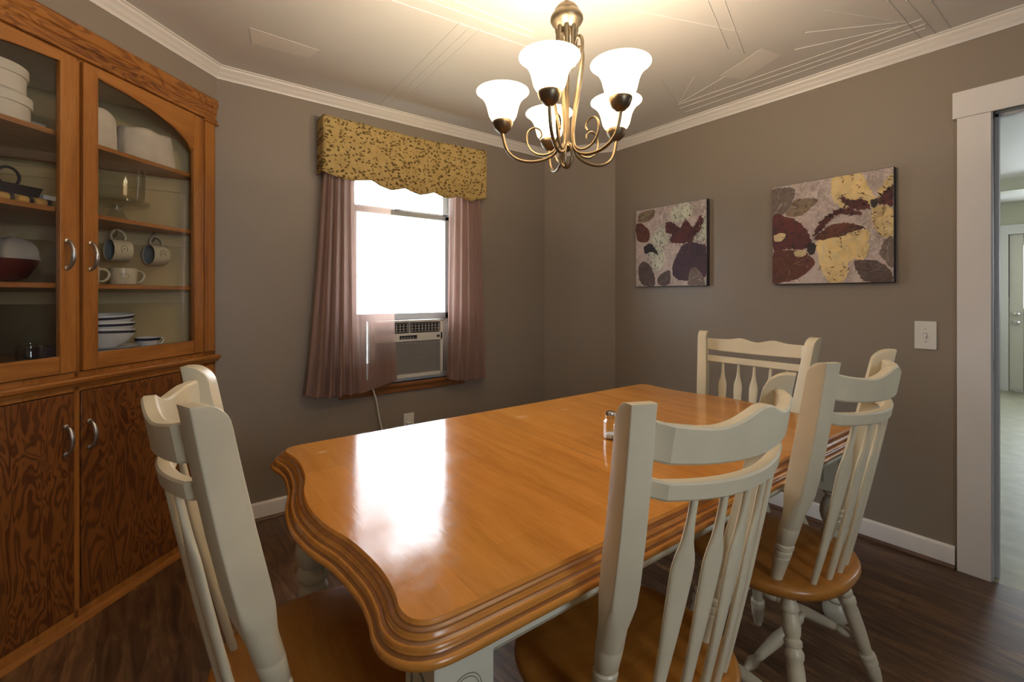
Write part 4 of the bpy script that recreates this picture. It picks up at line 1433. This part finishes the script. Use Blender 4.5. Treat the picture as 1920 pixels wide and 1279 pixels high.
ART = {
 'ground': artwork('canvas_ground', (.45, .37, .335), (.60, .51, .47)),
 'taupe': artwork('canvas_taupe', (.155, .115, .095), (.22, .17, .145)),
 'tan': artwork('canvas_tan', (.23, .165, .105), (.12, .08, .055)),
 'gold': artwork('canvas_gold', (.70, .52, .23), (.66, .56, .33)),
 'cream': artwork('canvas_cream', (.60, .48, .27)),
 'maroon': artwork('canvas_maroon', (.105, .020, .018), (.040, .012, .016)),
 'rust': artwork('canvas_rust', (.115, .032, .017), (.052, .016, .014)),
 'umber': artwork('canvas_umber', (.085, .055, .047), (.14, .10, .09)),
 'ink': artwork('canvas_ink', (.018, .012, .016)),
 'mint': artwork('canvas_mint', (.58, .60, .48), (.42, .40, .34)),
 'plum': artwork('canvas_plum', (.050, .019, .036), (.075, .026, .035)),
}
KEYS = list(ART)
ART_SMALL = [
  ("tan", [(0.037, 0.847), (0.063, 0.946), (0.189, 0.98), (0.298, 0.964), (0.273, 0.878), (0.163, 0.832)]),
  ("rust", [(0.005, 0.809), (0.087, 0.82), (0.199, 0.726), (0.222, 0.623), (0.16, 0.568), (0.034, 0.61)]),
  ("mint", [(0.518, 0.866), (0.564, 0.955), (0.717, 0.995), (0.822, 0.936), (0.801, 0.847), (0.716, 0.783), (0.563, 0.783)]),
  ("mint", [(0.883, 0.726), (0.994, 0.803), (0.994, 0.531), (0.883, 0.523), (0.842, 0.601)]),
  ("maroon", [(0.461, 0.786), (0.541, 0.786), (0.673, 0.694), (0.758, 0.647), (0.737, 0.517), (0.628, 0.517), (0.517, 0.556), (0.54, 0.631), (0.46, 0.678)]),
  ("maroon", [(0.673, 0.713), (0.737, 0.781), (0.821, 0.696), (0.883, 0.762), (0.914, 0.813), (0.954, 0.772), (0.924, 0.666), (0.842, 0.582), (0.821, 0.51), (0.715, 0.538)]),
  ("plum", [(0.583, 0.318), (0.672, 0.466), (0.758, 0.515), (0.924, 0.482), (0.994, 0.44), (0.994, 0.129), (0.882, 0.077), (0.713, 0.062), (0.582, 0.105), (0.548, 0.203)]),
  ("mint", [(0.246, 0.58), (0.308, 0.695), (0.426, 0.741), (0.471, 0.638), (0.517, 0.556), (0.377, 0.509)]),
  ("mint", [(0.244, 0.338), (0.183, 0.423), (0.306, 0.495), (0.424, 0.466), (0.446, 0.326), (0.399, 0.23), (0.303, 0.194)]),
  ("umber", [(0.055, 0.266), (0.132, 0.324), (0.231, 0.258), (0.291, 0.134), (0.289, 0.012), (0.129, 0.015), (0.053, 0.12)]),
  ("umber", [(0.338, 0.092), (0.422, 0.169), (0.514, 0.195), (0.525, 0.087), (0.49, 0.016), (0.373, 0.015)]),
  ("taupe", [(0.756, 0.042), (0.799, 0.192), (0.862, 0.208), (0.944, 0.131), (0.974, 0.037), (0.964, 0.012), (0.778, 0.015)]),
  ("ink", [(0.134, 0.509), (0.222, 0.552), (0.294, 0.496), (0.353, 0.392), (0.257, 0.438), (0.158, 0.425)]),
]
ART_LARGE = [
  ("taupe", [(0.007, 0.962), (0.091, 0.979), (0.208, 0.95), (0.207, 0.858), (0.162, 0.757), (0.087, 0.697), (0.005, 0.701)]),
  ("tan", [(0.131, 0.707), (0.192, 0.814), (0.264, 0.841), (0.416, 0.809), (0.381, 0.754), (0.29, 0.685), (0.19, 0.675)]),
  ("gold", [(0.537, 0.979), (0.589, 0.995), (0.69, 0.995), (0.775, 0.982), (0.81, 0.885), (0.845, 0.809), (0.867, 0.722), (0.808, 0.689), (0.687, 0.708), (0.612, 0.698), (0.548, 0.773), (0.53, 0.893)]),
  ("gold", [(0.879, 0.734), (0.914, 0.851), (0.995, 0.944), (0.995, 0.85), (0.948, 0.791), (0.902, 0.73)]),
  ("maroon", [(0.613, 0.799), (0.687, 0.765), (0.761, 0.76), (0.832, 0.7), (0.808, 0.661), (0.711, 0.676), (0.637, 0.73)]),
  ("maroon", [(0.879, 0.706), (0.925, 0.781), (0.995, 0.83), (0.995, 0.674), (0.925, 0.685)]),
  ("gold", [(0.855, 0.668), (0.925, 0.672), (0.995, 0.62), (0.994, 0.403), (0.912, 0.412), (0.854, 0.516), (0.841, 0.615)]),
  ("maroon", [(0.005, 0.693), (0.146, 0.681), (0.233, 0.631), (0.303, 0.554), (0.35, 0.457), (0.363, 0.365), (0.286, 0.334), (0.141, 0.354), (0.005, 0.366)]),
  ("cream", [(0.015, 0.492), (0.084, 0.524), (0.129, 0.496), (0.098, 0.444), (0.037, 0.442)]),
  ("maroon", [(0.38, 0.46), (0.415, 0.55), (0.47, 0.625), (0.52, 0.655), (0.545, 0.62), (0.49, 0.565), (0.43, 0.49)]),
  ("maroon", [(0.50, 0.635), (0.58, 0.688), (0.67, 0.685), (0.74, 0.655), (0.765, 0.62), (0.72, 0.612), (0.65, 0.638), (0.57, 0.632)]),
  ("rust", [(0.391, 0.43), (0.439, 0.492), (0.546, 0.554), (0.661, 0.554), (0.759, 0.52), (0.807, 0.465), (0.734, 0.431), (0.609, 0.43), (0.479, 0.414)]),
  ("gold", [(0.411, 0.406), (0.558, 0.421), (0.685, 0.465), (0.807, 0.479), (0.818, 0.366), (0.805, 0.226), (0.683, 0.207), (0.669, 0.092), (0.605, 0.015), (0.514, 0.025), (0.449, 0.133), (0.423, 0.27)]),
  ("rust", [(0.005, 0.302), (0.081, 0.343), (0.214, 0.332), (0.327, 0.292), (0.396, 0.211), (0.339, 0.124), (0.239, 0.051), (0.107, 0.022), (0.008, 0.021)]),
  ("cream", [(0.214, 0.324), (0.314, 0.331), (0.306, 0.278), (0.228, 0.269)]),
  ("umber", [(0.707, 0.19), (0.781, 0.207), (0.875, 0.193), (0.956, 0.133), (0.989, 0.048), (0.978, 0.008), (0.803, 0.009), (0.743, 0.088)]),
  ("taupe", [(0.911, 0.301), (0.946, 0.374), (0.994, 0.389), (0.993, 0.13), (0.945, 0.175), (0.899, 0.247)]),
  ("ink", [(0.322, 0.384), (0.37, 0.402), (0.404, 0.361), (0.39, 0.287), (0.341, 0.291)]),
  ("ink", [(0.832, 0.727), (0.868, 0.743), (0.891, 0.704), (0.855, 0.661)]),
]



def canvas(label, ylo, yhi, zlo, zhi, shapes, seed):
    cv = thing('canvas_print', label, 'canvas print', (PX - .0004, (ylo + yhi) / 2, (zlo + zhi) / 2))
    w, h = yhi - ylo, zhi - zlo
    D = .036
    MB().box(-D, 0, -w / 2, w / 2, -h / 2, h / 2).build('stretched_canvas', M['tin'], cv, bevel=.002)
    rnd = random.Random(seed)
    m = MB(); m.slot = 0
    def P(u, v, lift): return (-D - .0006 - lift, w / 2 - u * w, -h / 2 + v * h)
    m.add([P(0.004, .004, 0), P(.996, .004, 0), P(.996, .996, 0), P(.004, .996, 0)], [(0, 1, 2, 3)])
    for k, (c, pts) in enumerate(shapes):
        m.slot = KEYS.index(c)
        loop = smooth_path([(u, v, 0) for u, v in pts], 7, True)
        out = []
        for p in loop:
            r = .006 if c not in ('gold', 'mint', 'maroon') else .011
            out.append((min(.996, max(.004, p.x + rnd.uniform(-r, r))), min(.996, max(.004, p.y + rnd.uniform(-r, r)))))
        m.add([P(u, v, .00012 * (k + 1)) for u, v in out], [tuple(range(len(out)))])
        # dry brush streaks running out from the middle of each petal
        cu = sum(u for u, v in out) / len(out); cv_ = sum(v for u, v in out) / len(out)
        # a petal whose middle lies outside its own outline (a crescent) gets short marks only
        inside = False
        for (xa, ya), (xb, yb) in zip(out, out[1:] + out[:1]):
            if (ya > cv_) != (yb > cv_) and cu < (xb - xa) * (cv_ - ya) / (yb - ya) + xa: inside = not inside
        for _ in range(9 if inside else 0):
            u, v = out[rnd.randrange(len(out))]
            f0, f1 = rnd.uniform(.1, .4), rnd.uniform(.55, .95)
            ax, ay, bx, by = cu + (u - cu) * f0, cv_ + (v - cv_) * f0, cu + (u - cu) * f1, cv_ + (v - cv_) * f1
            l = math.hypot(bx - ax, by - ay) + 1e-6; t = rnd.uniform(.0012, .004); nx, ny = -(by - ay) / l * t, (bx - ax) / l * t
            m.slot = KEYS.index(rnd.choice({'gold': ['cream', 'tan', 'gold'], 'mint': ['ground', 'mint', 'taupe'], 'maroon': ['rust', 'plum', 'ink'], 'rust': ['maroon', 'tan', 'umber'], 'plum': ['ink', 'maroon', 'umber'], 'taupe': ['umber', 'ground'], 'umber': ['taupe', 'ink'], 'tan': ['umber', 'ground'], 'cream': ['gold'], 'ink': ['ink']}[c]))
            m.add([P(ax + nx, ay + ny, .00255), P(ax - nx, ay - ny, .00255), P(bx - nx * .4, by - ny * .4, .00255), P(bx + nx * .4, by + ny * .4, .00255)], [(0, 1, 2, 3)])
        # loose flecks and dry brush strokes along the outline
        if c in ('gold', 'mint', 'maroon', 'rust'):
            cu = sum(u for u, v in out) / len(out); cv_ = sum(v for u, v in out) / len(out)
            for _ in range(26):
                u, v = out[rnd.randrange(len(out))]
                f = rnd.uniform(.45 if inside else .93, 1.06); u = cu + (u - cu) * f; v = cv_ + (v - cv_) * f
                m.slot = KEYS.index(rnd.choice({'gold': ['umber', 'rust', 'cream'], 'mint': ['ink', 'umber', 'plum'], 'maroon': ['ink', 'rust', 'plum'], 'rust': ['ink', 'tan', 'maroon']}[c]))
                a = rnd.uniform(0, 6.28); l, t = rnd.uniform(.006, .022), rnd.uniform(.0018, .005)
                pts2 = [(u + l * math.cos(a) * ca - t * math.sin(a) * sa, v + l * math.sin(a) * ca + t * math.cos(a) * sa) for ca, sa in ((1, 0), (.3, 1), (-.7, .7), (-1, 0), (-.2, -1), (.6, -.8))]
                pts2 = [(min(.996, max(.004, x)), min(.996, max(.004, y))) for x, y in pts2]
                m.add([P(x, y, .003) for x, y in pts2], [tuple(range(len(pts2)))])
    m.build('painted_face', [ART[k] for k in KEYS], cv)
    return cv


canvas('square canvas of plum and mint flowers, nearer the room corner', 1.598, 2.160, 1.304, 1.872, ART_SMALL, 4)
canvas('square canvas of maroon and gold flowers, nearer the doorway', .636, 1.196, 1.304, 1.868, ART_LARGE, 8)
